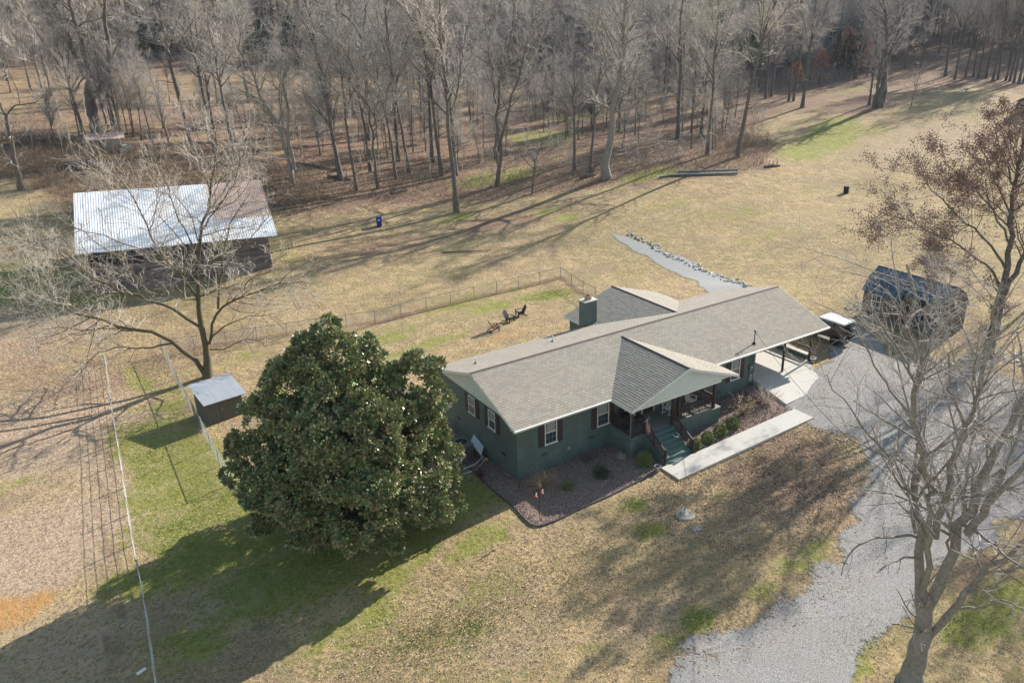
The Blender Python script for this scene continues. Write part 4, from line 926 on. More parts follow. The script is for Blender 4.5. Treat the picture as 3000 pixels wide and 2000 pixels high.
for k in range(5): c = (q-m_)*(k*.3-.3)+[0, 0, .1]; mb.tube([c, c+[random.uniform(-.6, .8), random.uniform(-.5, .7), .25]], [.03, .01], 4)
o = mb.build('fallen_branch', BARK); o.location = m_; tag(o, 'dark fallen branch lying on the grass beyond the back fence', 'branch')
# ---- small shed by the big bare tree
sa = rad(4); sp = (-12.75, 16.0, hz(-11.5, 17.)-.05)
s = empty('garden_shed', sp, 'small olive wooden shed with pale metal roof under the bare tree', 'shed', None, rad(7))
SWd, SDp, SHt = 2.6, 2.5, 1.85
for k in range(9):     # front boards
    x0 = SWd*k/9; lp('board', MB().box(x0+.006, x0+SWd/9-.006, -.02, .0, 0, SHt), SHEDW, s)
lp('wall', MB().box(0, SWd, .002, .05, 0, SHt), SHEDW, s); lp('wall', MB().prism([(.05, 0), (SDp, 0), (SDp, SHt+.42), (.05, SHt+.02)], 'x', 0, .05), SHEDW, s); lp('wall', MB().prism([(.05, 0), (SDp, 0), (SDp, SHt+.42), (.05, SHt+.02)], 'x', SWd-.05, SWd), SHEDW, s); lp('wall', MB().box(.05, SWd-.05, SDp-.05, SDp, 0, SHt+.4), SHEDW, s)
d = lp('door', MB().box(1.0, 1.75, -.045, -.022, .08, SHt-.12), mat('brown_shed_door', (.12, .085, .06), .85, noise=(4, (.1, .1, .085), 1)), s); lp('handle', MB().box(1.06, 1.1, -.06, -.045, .9, 1.15), GREYM, d)
rt = lambda y, z: (y, z)
for k in range(3):
    x0 = -.25+k*(SWd+.5)/3; x1 = x0+(SWd+.5)/3+.03
    lp('roof_sheet', MB().add([(x0, -.4, SHt-.03+k*.004), (x1, -.4, SHt-.03+k*.004), (x1, SDp+.3, SHt+.47+k*.004), (x0, SDp+.3, SHt+.47+k*.004), (x0, -.4, SHt-.06), (x1, -.4, SHt-.06), (x1, SDp+.3, SHt+.44), (x0, SDp+.3, SHt+.44)], [(0,1,2,3),(7,6,5,4),(0,4,5,1),(1,5,6,2),(2,6,7,3),(3,7,4,0)]), SHEDR, s)
# ---- chain-link fences
FENM = mat('dull_galvanized_wire', (.3, .3, .28), .6, noise=(3, (.2, .2, .19), 1))
def chain_fence(pts, label, hgt=1.25, post=2.8, wm=FENM, wires=True):
    P3 = [np.array([x, y, hz(x, y)]) for x, y in pts]
    g = empty('chain_link_fence', tuple(P3[0]), label, 'fence'); o0 = P3[0]; verts = []; faces = []
    pm = None
    for a, b in zip(P3, P3[1:]):
        L = math.hypot(*(b-a)[:2]); n = max(1, round(L/post)); prev = None
        for i in range(n+1):
            q = a+(b-a)*i/n; q[2] = hz(q[0], q[1])
            if not (i == 0 and a is not P3[0]):
                if pm is None: o = MB().lathe([(.03, -.05), (.03, hgt), (.035, hgt+.01), (.01, hgt+.05)], n=6).build('post', wm, g, world=False); pm = o.data
                else: o = link(bpy.data.objects.new('post', pm), g)
                o.location = Vector(q-o0)
            if prev is not None:
                lp('top_rail', MB().tube([prev-o0+[0, 0, hgt-.03], q-o0+[0, 0, hgt-.03]], .022, 5), wm, g)
            prev = q.copy()
        # the net
        nn_ = int(L/.09); u = (b-a)/L; wv = []
        for s in (1, -1):
            i = np.arange(-int(hgt/.09), nn_)
            for k in i:
                a0 = k*.09; a1 = a0+hgt
                t0, t1 = max(a0, 0), min(a1, L)
                if t1 <= t0: continue
                z0, z1 = (t0-a0), (t1-a0)
                if s < 0: z0, z1 = hgt-z0, hgt-z1
                wv.append((t0, z0, t1, z1))
        wv = np.array(wv); p0 = a[None, :2]+u[None, :2]*wv[:, :1]; p1 = a[None, :2]+u[None, :2]*wv[:, 2:3]
        h0 = H(p0[:, 0], p0[:, 1])+wv[:, 1]*.97; h1 = H(p1[:, 0], p1[:, 1])+wv[:, 3]*.97
        Pw = np.stack([np.column_stack([p0, h0]), np.column_stack([p1, h1])], 1)-o0
        V, F = tubes(Pw, np.full((len(Pw), 2), .0024), 3); verts.append((V, F))
    V, F = join(verts); o = link(bpy.data.objects.new('wire_net', nmesh('wire_net', V, F, wm)), g); o['kind'] = 'stuff'
    return g
fa = G(478, 1035)[:2]; fb = G(672, 1418)[:2]
chain_fence([tuple(fb), tuple(fa)], 'grey chain link fence running past the small shed')
chain_fence([tuple(fa), tuple(G(1100, 948)[:2]), tuple(G(1642, 815)[:2]), tuple(G(1745, 880)[:2])], 'grey chain link fence closing the back lawn with its worn strip')
chain_fence([tuple(fb), (-6, 4.4), (.4, 3.4)], 'short chain link fence from the corner post to the house, behind the magnolia')
# ---- white strand fence at the left
fp = [G(*q) for q in ((462, 2010), (434, 1810), (392, 1594), (357, 1357), (329, 1198), (312, 1060))]
fp = [fp[0]+(fp[0]-fp[1])*.9]+fp
g = empty('strand_fence', tuple(fp[0]), 'long white five strand fence running down the left lawn', 'fence'); o0 = fp[0]; pm = None
line = []
for a, b in zip(fp, fp[1:]):
    n = max(1, round(np.linalg.norm(b-a)/3.0))
    for i in range(n): q = a+(b-a)*i/n; q[2] = hz(q[0], q[1]); line.append(q)
line.append(fp[-1])
WIRE = mat('white_fence_strand', (.45, .44, .41), .6)
for i, q in enumerate(line):
    if pm is None: o = MB().lathe([(.045, -.1), (.045, 1.22), (.02, 1.25)], n=6).build('post', mat('weathered_post', (.3, .27, .22), .9), g, world=False); pm = o.data
    else: o = link(bpy.data.objects.new('post', pm), g)
    o.location = Vector(q-o0)
for k in range(5):
    mb = MB()
    for a, b in zip(line, line[1:]): mb.tube([a-o0+[0, 0, .25+k*.235], (a+b)/2-o0+[0, 0, .235+k*.235], b-o0+[0, 0, .25+k*.235]], .010, 4, cap=False)
    lp('strand', mb, WIRE, g)
o = MB().bbox(-.22, .22, -.06, .06, 0, .1).build('white_board', WHITE); p = G(415, 1967); o.location = p; o.rotation_euler[2] = rad(20); tag(o, 'small white board lying in the shaded grass by the strand fence', 'board')
# ---- the barn
ba = rad(-9.5); bz = -3.0
barn = empty('barn', (-16.4, 45.9, bz), 'long open fronted plank barn with patched white and rusty metal roof', 'barn', None, ba)
BL, BD = 17.0, 10.5; EV = 4.6; RD = 9.0
def bfront(i):  pass
random.seed(5)
nb = 11
for sec in range(4):
    for r in range(nb):
        x0 = BL*sec/4; x1 = BL*(sec+1)/4; z0 = r*.27
        lp('board', MB().box(x0+.01, x1-.01, -.04-random.uniform(0, .02), .0, z0+.01+random.uniform(-.008, .008), z0+.255), BOARD, barn)
for r in range(5):
    z0 = nb*.27+r*.27; lp('board', MB().box(BL*.73, BL-.01, -.04, 0, z0+.01, z0+.255), BOARD, barn)
for r in range(16):
    z0 = r*.27; lp('board', MB().box(-.04, .0, .02, BD, z0+.01, z0+.25), BOARD, barn); lp('board', MB().box(BL, BL+.04, .02, BD, z0+.01, z0+.25), BOARD, barn)
for k in range(6): lp('post', MB().box(.02+k*(BL-.22)/5, .2+k*(BL-.22)/5, .01, .18, -.3, EV), mat('tan_post', (.3, .22, .14), .9), barn)
lp('loft_floor', MB().box(.2, BL-.2, .3, BD, 2.75, 2.85), BOARD, barn); lp('back_wall', MB().box(0, BL, BD, BD+.06, -.3, EV-.5), BOARD, barn)
lp('tie_beam', MB().add([(x, y, z-.03*x) for x, y, z in MB().box(0, BL, .0, .16, EV-.02, EV+.12).v], MB().box(0, BL, .0, .16, EV-.02, EV+.12).f), BOARD, barn)
def rsheet(x0, x1, y0, y1, lift, m, ribs=3):
    """a ribbed roof sheet between two points up the slope"""
    zf = lambda y: EV+.15+(y+.6)*.417+lift if y <= RD else None
    w_ = (x1-x0)/ribs; V = []; Fq = []; n = 0; xs_ = []
    for k in range(ribs): xs_ += [(x0+k*w_, 0), (x0+k*w_+w_*.72, 0), (x0+k*w_+w_*.8, .025), (x0+k*w_+w_*.92, .025)]
    xs_.append((x1, 0))
    for x, h in xs_: V += [(x, y0, zf(y0)+h), (x, y1, zf(y1)+h)]
    for k in range(len(xs_)-1): a = 2*k; Fq.append((a, a+2, a+3, a+1))
    return MB().add([(p[0], p[1], p[2]-.03*p[0]) for p in V], Fq)
ns_ = 26; x = -.7; wd = (BL+1.6)/ns_
for k in range(ns_):
    x0 = x+k*wd; rusty = k >= 18
    lp('roof_sheet', rsheet(x0, x0+wd, -.7, 2.6, .02, CORRW), CORRW, barn)
    lp('roof_sheet', rsheet(x0, x0+wd, 2.45, RD, .0 if not rusty else .0, RUST if rusty else CORRW), RUST if rusty else CORRW, barn)
zt = EV+.15+(RD+.6)*.417
lp('back_roof', MB().slab([(-.7, RD, zt), (BL+.9, RD, zt-.03*BL), (BL+.9, BD+.8, zt-.9-.03*BL), (-.7, BD+.8, zt-.9)], .04), CORRW, barn)
lp('gable_boards', MB().prism([(0, EV), (BD, EV), (RD, zt-.15)], 'x', -.02, .02).prism([(0, EV-.6), (BD, EV-.6), (RD, zt-.75)], 'x', BL-.02, BL+.02), BOARD, barn)
# ---- old hut, white box, dark stack in the brush
p = G(310, 444); g = empty('old_hut', tuple(p), 'low derelict hut with rusty tin roof under the leaning oak', 'hut', None, rad(-8))
lp('wall', MB().box(0, 2.6, 0, .08, 0, 1.5), mat('flaking_white_panel', (.4, .38, .34), .9, noise=(1.2, (.2, .16, .13), 1.3)), g); lp('wall', MB().box(-2.0, 0, 0, .08, 0, 1.7), BOARD, g); lp('wall', MB().box(-2.0, -1.92, .08, 2.4, 0, 1.7), BOARD, g); lp('wall', MB().box(2.52, 2.6, .08, 2.4, 0, 1.7), BOARD, g)
for k in range(5): lp('roof_sheet', MB().slab([(-2.2+k*1.0, -.3, 1.75), (-1.22+k*1.0, -.3, 1.75), (-1.22+k*1.0, 2.7, 2.35), (-2.2+k*1.0, 2.7, 2.35)], .05), RUST, g)
p = G(375, 446); o = MB().add([(-.9,-.5,0),(.9,-.5,0),(.8,.6,0),(-.7,.6,0),(-.7,-.35,1.0),(.5,-.4,1.15),(.6,.5,.95),(-.5,.5,1.1)], [(0,3,2,1),(4,5,6,7),(0,1,5,4),(1,2,6,5),(2,3,7,6),(3,0,4,7)]).build('boulder', mat('pale_boulder', (.5, .48, .44), .9, noise=(1.5, (.35, .32, .28), 1))); o.location = p; tag(o, 'pale angular boulder beside the derelict hut', 'boulder')
p = G(240, 492); o = MB().bbox(-2.2, 2.2, -1.0, 1.2, 0, .9, .15).build('covered_stack', mat('dark_tarpaulin', (.03, .03, .04), .6)); o.location = p; tag(o, 'low stack under a dark tarpaulin in the brush below the hut', 'covered stack')
# ---- the gambrel cabin shed
ga, gb = G(2522, 915), G(2728, 985)
gu = nrm((gb-ga)[:2][None])[0]; gz = -2.75
ang = math.atan2(gu[1], gu[0])
CL, CW = 6.9, 3.3
cb = empty('gambrel_shed', (ga[0], ga[1], gz), 'brown gambrel shed on blocks with navy metal roof and lattice porch', 'shed', None, ang)
# local x along the long wall, local +y away from the camera (left of travel)
FZ = .45; WZ = 2.35; KZ = 3.35; TZ = 3.95; KY = .62
gpoly = [(0, FZ), (CW, FZ), (CW, WZ), (CW-KY, KZ), (CW/2, TZ), (KY, KZ), (0, WZ)]
lp('end_wall', MB().prism(gpoly, 'x', 0, .06), CABINW, cb); lp('end_wall', MB().prism(gpoly, 'x', CL-.06, CL), CABINW, cb)
PO = 3.7   # the part with the recessed porch starts here
lp('side_wall', MB().box(.06, PO, 0, .06, FZ, WZ), CABINW, cb); lp('side_wall', MB().box(PO, CL-.06, 1.2, 1.26, FZ, WZ+.8), CABINW, cb); lp('side_wall', MB().box(.06, CL-.06, CW-.06, CW, FZ, WZ), CABINW, cb); lp('side_wall', MB().box(PO-.06, PO, .06, 1.2, FZ, WZ+.8), CABINW, cb)
lp('deck', MB().box(0, CL, 0, CW, FZ-.12, FZ), CABINW, cb)
for k in range(3): lp('porch_post', MB().box(PO+k*1.5, PO+.1+k*1.5, .0, .1, FZ, KZ-.8), BROWNW, cb)
for k in range(5):
    for yy in (0, CW-.3): lp('block', MB().box(.1+k*1.6, .45+k*1.6, yy, yy+.3, -.15, FZ-.12), CONC, cb)
def gsheet(x0, x1, p, q):
    return MB().add([(x0, p[0], p[1]), (x1, p[0], p[1]), (x1, q[0], q[1]), (x0, q[0], q[1]), (x0+.02, p[0], p[1]+.03), (x0+.05, p[0], p[1]+.03), (x0+.05, q[0], q[1]+.03), (x0+.02, q[0], q[1]+.03)], [(0,1,2,3),(4,5,6,7),(0,4,7,3),(5,1,2,6)])
np_ = 18
NAVYT = mat('greyer_navy_roof', (.085, .095, .115), .45, .5, noise=(2, (.11, .12, .14), 1))  # upper roof sheets, paler and greyer than the steep lower ones
for k in range(np_):
    x0 = -.12+k*(CL+.24)/np_; x1 = x0+(CL+.24)/np_
    for p, q in (((KY-.03, KZ+.05), (CW/2, TZ+.06)), ((CW-KY+.03, KZ+.05), (CW/2, TZ+.06)), ((CW+.15, WZ-.1), (CW-KY+.03, KZ+.05)), ((-.15, WZ-.1), (KY-.03, KZ+.05))):
        if p[0] == -.15 and k >= 9: continue
        lp('roof_sheet', gsheet(x0, x1, p, q), NAVY if p[0] in (-.15, CW+.15) else NAVYT, cb)
lp('porch_roof_sheet', MB().slab([(PO, -.15, KZ-.45), (CL+.1, -.15, KZ-.45), (CL+.1, KY, KZ+.04), (PO, KY, KZ+.04)], .03), NAVY, cb)
lp('ridge_cap', MB().prism([(CW/2-.12, TZ+.06), (CW/2, TZ+.12), (CW/2+.12, TZ+.06), (CW/2, TZ+.04)], 'x', -.14, CL+.14), NAVY, cb)
for x0 in (.9,):
    f = lp('window', MB().box(x0, x0+.75, -.03, -.005, FZ+.65, FZ+1.65), GLASS, cb)
    fr = MB().box(x0-.06, x0, -.05, -.0, FZ+.6, FZ+1.7).box(x0+.75, x0+.81, -.05, 0, FZ+.6, FZ+1.7).box(x0, x0+.75, -.05, 0, FZ+1.65, FZ+1.71).box(x0, x0+.75, -.05, 0, FZ+.59, FZ+.65).box(x0, x0+.75, -.045, -.03, FZ+1.12, FZ+1.16).box(x0+.36, x0+.39, -.045, -.03, FZ+.65, FZ+1.65)
    lp('frame', fr, WHITE, f)
f = lp('window', MB().box(5.4, 6.1, 1.17, 1.195, FZ+.8, FZ+1.75), GLASS, cb); lp('frame', MB().box(5.34, 5.4, 1.15, 1.2, FZ+.74, FZ+1.81).box(6.1, 6.16, 1.15, 1.2, FZ+.74, FZ+1.81).box(5.4, 6.1, 1.15, 1.2, FZ+1.75, FZ+1.81).box(5.4, 6.1, 1.15, 1.2, FZ+.74, FZ+.8).box(5.4, 6.1, 1.155, 1.17, FZ+1.25, FZ+1.29), WHITE, f)
lp('door', MB().box(4.2, 5.0, 1.16, 1.195, FZ, FZ+1.95), mat('navy_door', (.04, .07, .1), .5), cb)
lat = MB()
def lattice(mb, x0, x1, z0, z1, y0, y1=None):
    y1 = y0 if y1 is None else y1; n = int((x1-x0)/.16); h = z1-z0
    for k in range(-int(h/.16), n+1):
        for s in (1, -1):
            a = x0+k*.16; b = a+h; t0, t1 = max(a, x0), min(b, x1)
            if t1 <= t0: continue
            za, zb_ = (z0+t0-a, z0+t1-a) if s > 0 else (z1-(t0-a), z1-(t1-a)); ya, yb = y0+(y1-y0)*(t0-x0)/(x1-x0), y0+(y1-y0)*(t1-x0)/(x1-x0)
            mb.tube([(t0, ya, za), (t1, yb, zb_)], .018, 3, cap=False)
    return mb
LATM = mat('grey_lattice', (.3, .3, .27), .8)
lp('lattice', lattice(MB(), .2, CL, -.1, FZ-.1, -.04), LATM, cb); lp('lattice', lattice(MB(), CL-1.7, CL, FZ, FZ+.75, -.02), LATM, cb)
l2 = lattice(MB(), 0, CW, -.1, FZ-.1, 0); l2.xf(Matrix.Translation((CL+.03, 0, 0)) @ Matrix.Rotation(rad(90), 4, 'Z')); lp('lattice', l2, LATM, cb)
# ---- the jeep: nose towards +y
jz = hz(30.6, -2.5)
J = empty('off_road_car', (30.62, -2.35, jz), 'maroon off road car with white hard top parked beyond the carport', 'car', None, rad(3))
lp('body', MB().prism([(-1.85, .55), (-1.85, 1.12), (-1.8, 1.2), (.55, 1.2), (.7, 1.16), (1.75, 1.06), (1.85, .98), (1.85, .6), (1.5, .5), (-1.5, .5)], 'x', -.74, .74), JEEPP, J)
lp('bonnet', MB().prism([(.62, 1.17), (.66, 1.24), (1.72, 1.13), (1.8, 1.02), (1.7, 1.0), (.7, 1.1)], 'x', -.6, .6), JEEPP, J)
ht = lp('hard_top', MB().prism([(-1.84, 1.76), (-1.8, 1.86), (-.6, 1.9), (.38, 1.88), (.48, 1.8), (.45, 1.76)], 'x', -.7, .7), WHITEM, J)
lp('side_upper', MB().prism([(-1.82, 1.2), (-1.8, 1.76), (-1.05, 1.76), (-1.0, 1.2)], 'x', -.7, -.66).prism([(-1.82, 1.2), (-1.8, 1.76), (-1.05, 1.76), (-1.0, 1.2)], 'x', .66, .7), JEEPP, J)
lp('side_window', MB().prism([(-1.7, 1.28), (-1.68, 1.68), (-1.15, 1.68), (-1.12, 1.28)], 'x', -.712, -.701), GLASS, J); lp('side_window', MB().prism([(-1.7, 1.28), (-1.68, 1.68), (-1.15, 1.68), (-1.12, 1.28)], 'x', .701, .712), GLASS, J)
for sx in (-1, 1):
    a, b = sorted((sx*.69, sx*.7)); lp('door_window', MB().prism([(-.95, 1.24), (-.95, 1.72), (.36, 1.72), (.55, 1.24)], 'x', a, b), GLASS, J)
    a, b = sorted((sx*.742, sx*.76)); d = lp('door', MB().prism([(-.95, .62), (-.95, 1.2), (.5, 1.2), (.5, .62)], 'x', a, b), JEEPP, J); lp('handle', MB().box(min(sx*.76, sx*.785), max(sx*.76, sx*.785), -.88, -.72, 1.05, 1.09), BLACKM, d)
    lp('pillar', MB().tube([(sx*.68, .58, 1.18), (sx*.66, .42, 1.8)], .03, 4), JEEPP, J)
    lp('mirror', MB().bbox(sx*.86-.1, sx*.86+.1, .42, .5, 1.2, 1.4, .02), BLACKM, J)
    lp('tail_lamp', MB().box(sx*.66-.05, sx*.66+.05, -1.87, -1.85, .88, 1.04), TAILR, J); lp('headlight', MB().lathe([(.1, 0), (.09, .03)], (sx*.5, 1.86, .86), 12, 'y'), CURT, J)
    for yy in (-1.25, 1.25):
        wl = lp('wheel', MB().lathe([(.26, -.13), (.36, -.14), (.41, -.09), (.41, .09), (.36, .14), (.26, .13)], (sx*.76, yy, .41), 22, 'x'), RUBBER, J)
        lp('rim', MB().lathe([(.26, -.1), (.25, -.02), (.06, .0), (.05, .04)] if sx > 0 else [(.26, .1), (.25, .02), (.06, 0), (.05, -.04)], (sx*.8, yy, .41), 16, 'x'), DKGREY, wl)
        sp_ = MB()
        for k in range(5): a = k*2*math.pi/5; sp_.tube([(sx*.86, yy, .41), (sx*.86, yy+math.cos(a)*.24, .41+math.sin(a)*.24)], .022, 4)
        lp('spoke', sp_, BLACKM, wl)
        fd = [(yy-.5, .72), (yy-.42, .86), (yy+.38, .86), (yy+.5, .7), (yy+.5, .78), (yy+.4, .93), (yy-.44, .93), (yy-.54, .8)]
        a, b = sorted((sx*.7, sx*.92)); lp('fender', MB().prism(fd, 'x', a, b), JEEPP, J)
lp('windscreen', MB().add([(-.62, .6, 1.2), (.62, .6, 1.2), (.6, .44, 1.78), (-.6, .44, 1.78), (-.62, .57, 1.2), (.62, .57, 1.2), (.6, .41, 1.78), (-.6, .41, 1.78)], [(0,1,2,3),(7,6,5,4),(0,4,5,1),(1,5,6,2),(2,6,7,3),(3,7,4,0)]), GLASS, J)
lp('rear_window', MB().box(-.55, .55, -1.84, -1.815, 1.26, 1.7), GLASS, J)
lp('bumper', MB().bbox(-.75, .75, -2.0, -1.87, .5, .66), BLACKM, J); lp('bumper', MB().bbox(-.78, .78, 1.87, 2.05, .5, .68), BLACKM, J)
sw = lp('spare_wheel', MB().lathe([(.3, -.13), (.39, -.11), (.41, -.04), (.41, .08), (.36, .12)], (.08, -2.02, 1.06), 22, 'y'), RUBBER, J)
lp('spare_cover', MB().lathe([(.37, -.16), (.36, -.18), (.2, -.2), (.02, -.2)], (.08, -2.02, 1.06), 20, 'y'), BLACKM, sw)
mk = MB(); rr_ = random.Random(2)
for k in range(9):
    a, r0_ = rr_.uniform(0, 6.28), rr_.uniform(.03, .24); cx, cz = .08+math.cos(a)*r0_, 1.06+math.sin(a)*r0_; s_1 = rr_.uniform(.03, .06)
    mk.add([(cx-s_1, -2.226, cz-s_1*.6), (cx+s_1, -2.226, cz-s_1), (cx+s_1*.7, -2.226, cz+s_1), (cx-s_1*.6, -2.226, cz+s_1*.8)], [(0, 1, 2, 3)])
lp('pale_marking', mk, WHITEM, sw)
lp('number_plate', MB().box(-.6, -.3, -1.875, -1.86, .7, .82), WHITEM, J)
# ---- neighbour building at the right edge
p = G(2985, 335); g = empty('far_building', tuple(p+np.array([2.2, -2.6, 0])), 'dark blue roofed building corner at the far right edge of the field', 'building', None, rad(-20))
lp('wall', MB().box(-3, 4, -2.5, 2.5, -.3, 2.2), CABINW, g); lp('roof', MB().prism([(-2.9, 2.1), (2.9, 2.1), (0, 3.4)], 'x', -3.2, 4.2), NAVY, g)
# ---- rocks
def rock_mesh(k):
    rg = np.random.default_rng(k); d = nrm(rg.normal(size=(10, 3)))*np.array([1, .75, .55])*rg.uniform(.8, 1.1, (10, 1))
    import bmesh
    bm = bmesh.new()
    for q in d: bm.verts.new(q)
    r = bmesh.ops.convex_hull(bm, input=bm.verts)
    me = bpy.data.meshes.new('rock'); bm.to_mesh(me); bm.free(); me.materials.append(ROCK); return me
RM = [rock_mesh(k) for k in range(6)]
def rocks(line, n, wd, s0, s1, label, group, rg):
    L = np.array([G(*q) for q in line])[:, :2]; sg = np.linalg.norm(np.diff(L, axis=0), axis=1); cs = np.append(0, np.cumsum(sg))
    for k in range(n):
        t = rg.uniform(0, cs[-1]); i = min(np.searchsorted(cs, t)-1, len(sg)-1) if t > 0 else 0; f = (t-cs[i])/sg[i]; q = L[i]*(1-f)+L[i+1]*f+rg.normal(0, wd, 2)
        s_ = rg.uniform(s0, s1); o = link(bpy.data.objects.new('rock', RM[k % 6])); o.location = (q[0], q[1], hz(*q)+s_*.25); o.scale = (s_, s_, s_); o.rotation_euler = tuple(rg.uniform(0, 3, 3)*[.3, .3, 1]); tag(o, label, 'rock', group)
rocks([(2690, 1072), (2760, 1066), (2850, 1062), (2930, 1055), (3000, 1046)], 130, .55, .1, .26, 'pale rock in the rough stone border beyond the driveway', 'rocks of the border beyond the driveway', RG)
rocks([(2488, 912), (2505, 903), (2518, 898)], 16, .3, .12, .3, 'pale rock in the heap at the corner of the gambrel shed', 'rocks heaped by the gambrel shed', RG)
rocks([(1846, 686), (1900, 712), (1960, 748), (2030, 778), (2110, 810), (2190, 843), (2230, 862)], 190, .32, .12, .28, 'pale rock in the stone row along the gravel path', 'rocks lining the gravel path', RG)
# ---- service cable
pa = np.array([20.06, -4.3, zb+.85]); d = ray(3060, 1760); pb = CAM+d*30.0
pts = [pa+(pb-pa)*t-np.array([0, 0, 4*1.0*t*(1-t)]) for t in np.linspace(0, 1, 14)]
o = MB().tube([Vector(p-pa) for p in pts], .013, 5).build('service_cable', BLACKM); o.location = pa; tag(o, 'thin black overhead cable sagging from the roof mast', 'cable')
# ------------------------------------------------------------------ trees
DV = nrm(CF[None, :2])[0]                     # the way the camera looks, on the ground
DR = np.array([DV[1], -DV[0]])                # to its right
def on_plane(px, py, base, depth=0.):
    """where a line of sight meets the upright plane across the view through base (shifted by depth)"""
    d = ray(px, py); b = base[:2]+DV*depth
    t = ((b-CAM[:2])@DV)/(d[:2]@DV); return CAM+d*t
def resample(pts, rs, K):
    pts = np.array(pts); s = np.append(0, np.cumsum(np.linalg.norm(np.diff(pts, axis=0), axis=1))); t = np.linspace(0, s[-1], K)
    # smooth through a Catmull-like blend
    out = np.stack([np.interp(t, s, pts[:, i]) for i in range(3)], 1); r = np.interp(t, s, rs)
    for _ in range(2): out[1:-1] = .25*out[:-2]+.5*out[1:-1]+.25*out[2:]
    return out, r
def add_tree(name, loc, label, group, trunk, crown, trunk_m, crown_m, cat='tree', leaves=None):
    g = empty(name, tuple(loc), label, cat, group); lo = np.array(loc)
    V, F = join([tubes(P-lo, R, S) for P, R, S in trunk]); link(bpy.data.objects.new('trunk', nmesh('trunk', V, F, trunk_m, smooth=True)), g)
    V, F = join([tubes(P-lo, R, S) for P, R, S in crown]); link(bpy.data.objects.new('crown', nmesh('crown', V, F, crown_m)), g)
    if leaves is not None:
        L, sz, lm = leaves; V, F = leaf_quads(L-lo, sz, RG, .8); link(bpy.data.objects.new('dry_leaves', nmesh('dry_leaves', V, F, lm, tint=RG.random(len(L)))), g)
    return g
def jag(P, amt, rg):
    Q = P.copy(); n = rg.normal(0, 1, Q.shape); n[0] = 0; Q[1:] += n[1:]*amt; return Q
def custom_tree(name, base, limbs, label, seed, dens=(2.2, 1.0, 9, 6), tm=None, cm=None, K=14, rmin=.012, spread=.35, trop=.02, leaf=None, ratios=(.42, .5, .5), group=None, angs=(.8, .75, .75), thin=1.):
    rg = np.random.default_rng(seed); trunk = []; sets = []
    for pts, r0, r1, dep in limbs:
        n = len(pts); P = np.array([on_plane(p[0], p[1], base, dep*(i/(n-1))**1.2 if n > 1 else 0) for i, p in enumerate(pts)])
        rs = np.linspace(r0, r1, n); Q, R = resample(P, rs, K); L = np.linalg.norm(Q[-1]-Q[0]); Q = jag(Q, L*.008, rg)
        sets.append((Q, R)); trunk.append((Q[None], R[None]*thin, 9 if r0 > .15 else 6))
    Pm = np.stack([q for q, _ in sets]); Rm = np.stack([r for _, r in sets])
    # root flare on the first limb
    Rm *= thin; Rm[0, 0] *= 1.5; Rm[0, 1] *= 1.12
    if len(limbs) > 1 and limbs[0][2] > .25 and len(limbs[0][0]) < 7: Rm[0, -1] *= .25; Rm[0, -2] *= .8
    trunk[0][1][0] = Rm[0]
    L = polylen(Pm); cnt = np.maximum(2, (L*dens[0]).astype(int))
    b1, r1 = grow(Pm, Rm, cnt, .34, 1, ratios[0], angs[0], 7, .13, trop, rg, rscale=.42, rmin=rmin*1.6, fall=.3)
    # keep the branches from growing absurdly long on the trunk itself
    l1 = polylen(b1); mx = 4.6; k = np.minimum(1, mx/l1)[:, None, None]; b1 = b1[:, :1]+(b1-b1[:, :1])*k
    b2, r2 = grow(b1, r1, np.maximum(3, (polylen(b1)*dens[2]*.5).astype(int)), .15, 1, ratios[1], angs[1], 5, .2, trop, rg, rmin=rmin, fall=.3)
    b3, r3 = grow(b2, r2, np.maximum(2, (polylen(b2)*dens[3]*.6).astype(int)), .15, 1, ratios[2], angs[2], 4, .25, trop, rg, rmin=rmin*.75, fall=.3, lenvar=.5)
    lv = None
    if leaf:
        fn, cnt_, sz, lm = leaf; c = b3.reshape(-1, 3); i = rg.integers(0, len(c), cnt_*6); q = c[i]+rg.normal(0, .16, (len(i), 3)); q = q[fn(q, base)][:cnt_]; lv = (q, sz, lm)
    g = add_tree(name, base, label, group, trunk+[(b1, r1, 5)], [(b2, r2, 4), (b3, r3, 3)], tm or BARK, cm or TWIG, leaves=lv)
    return g
def ca(x0, y0, k, pts): return [(x0+a*k, y0+b*k) for a, b in pts]
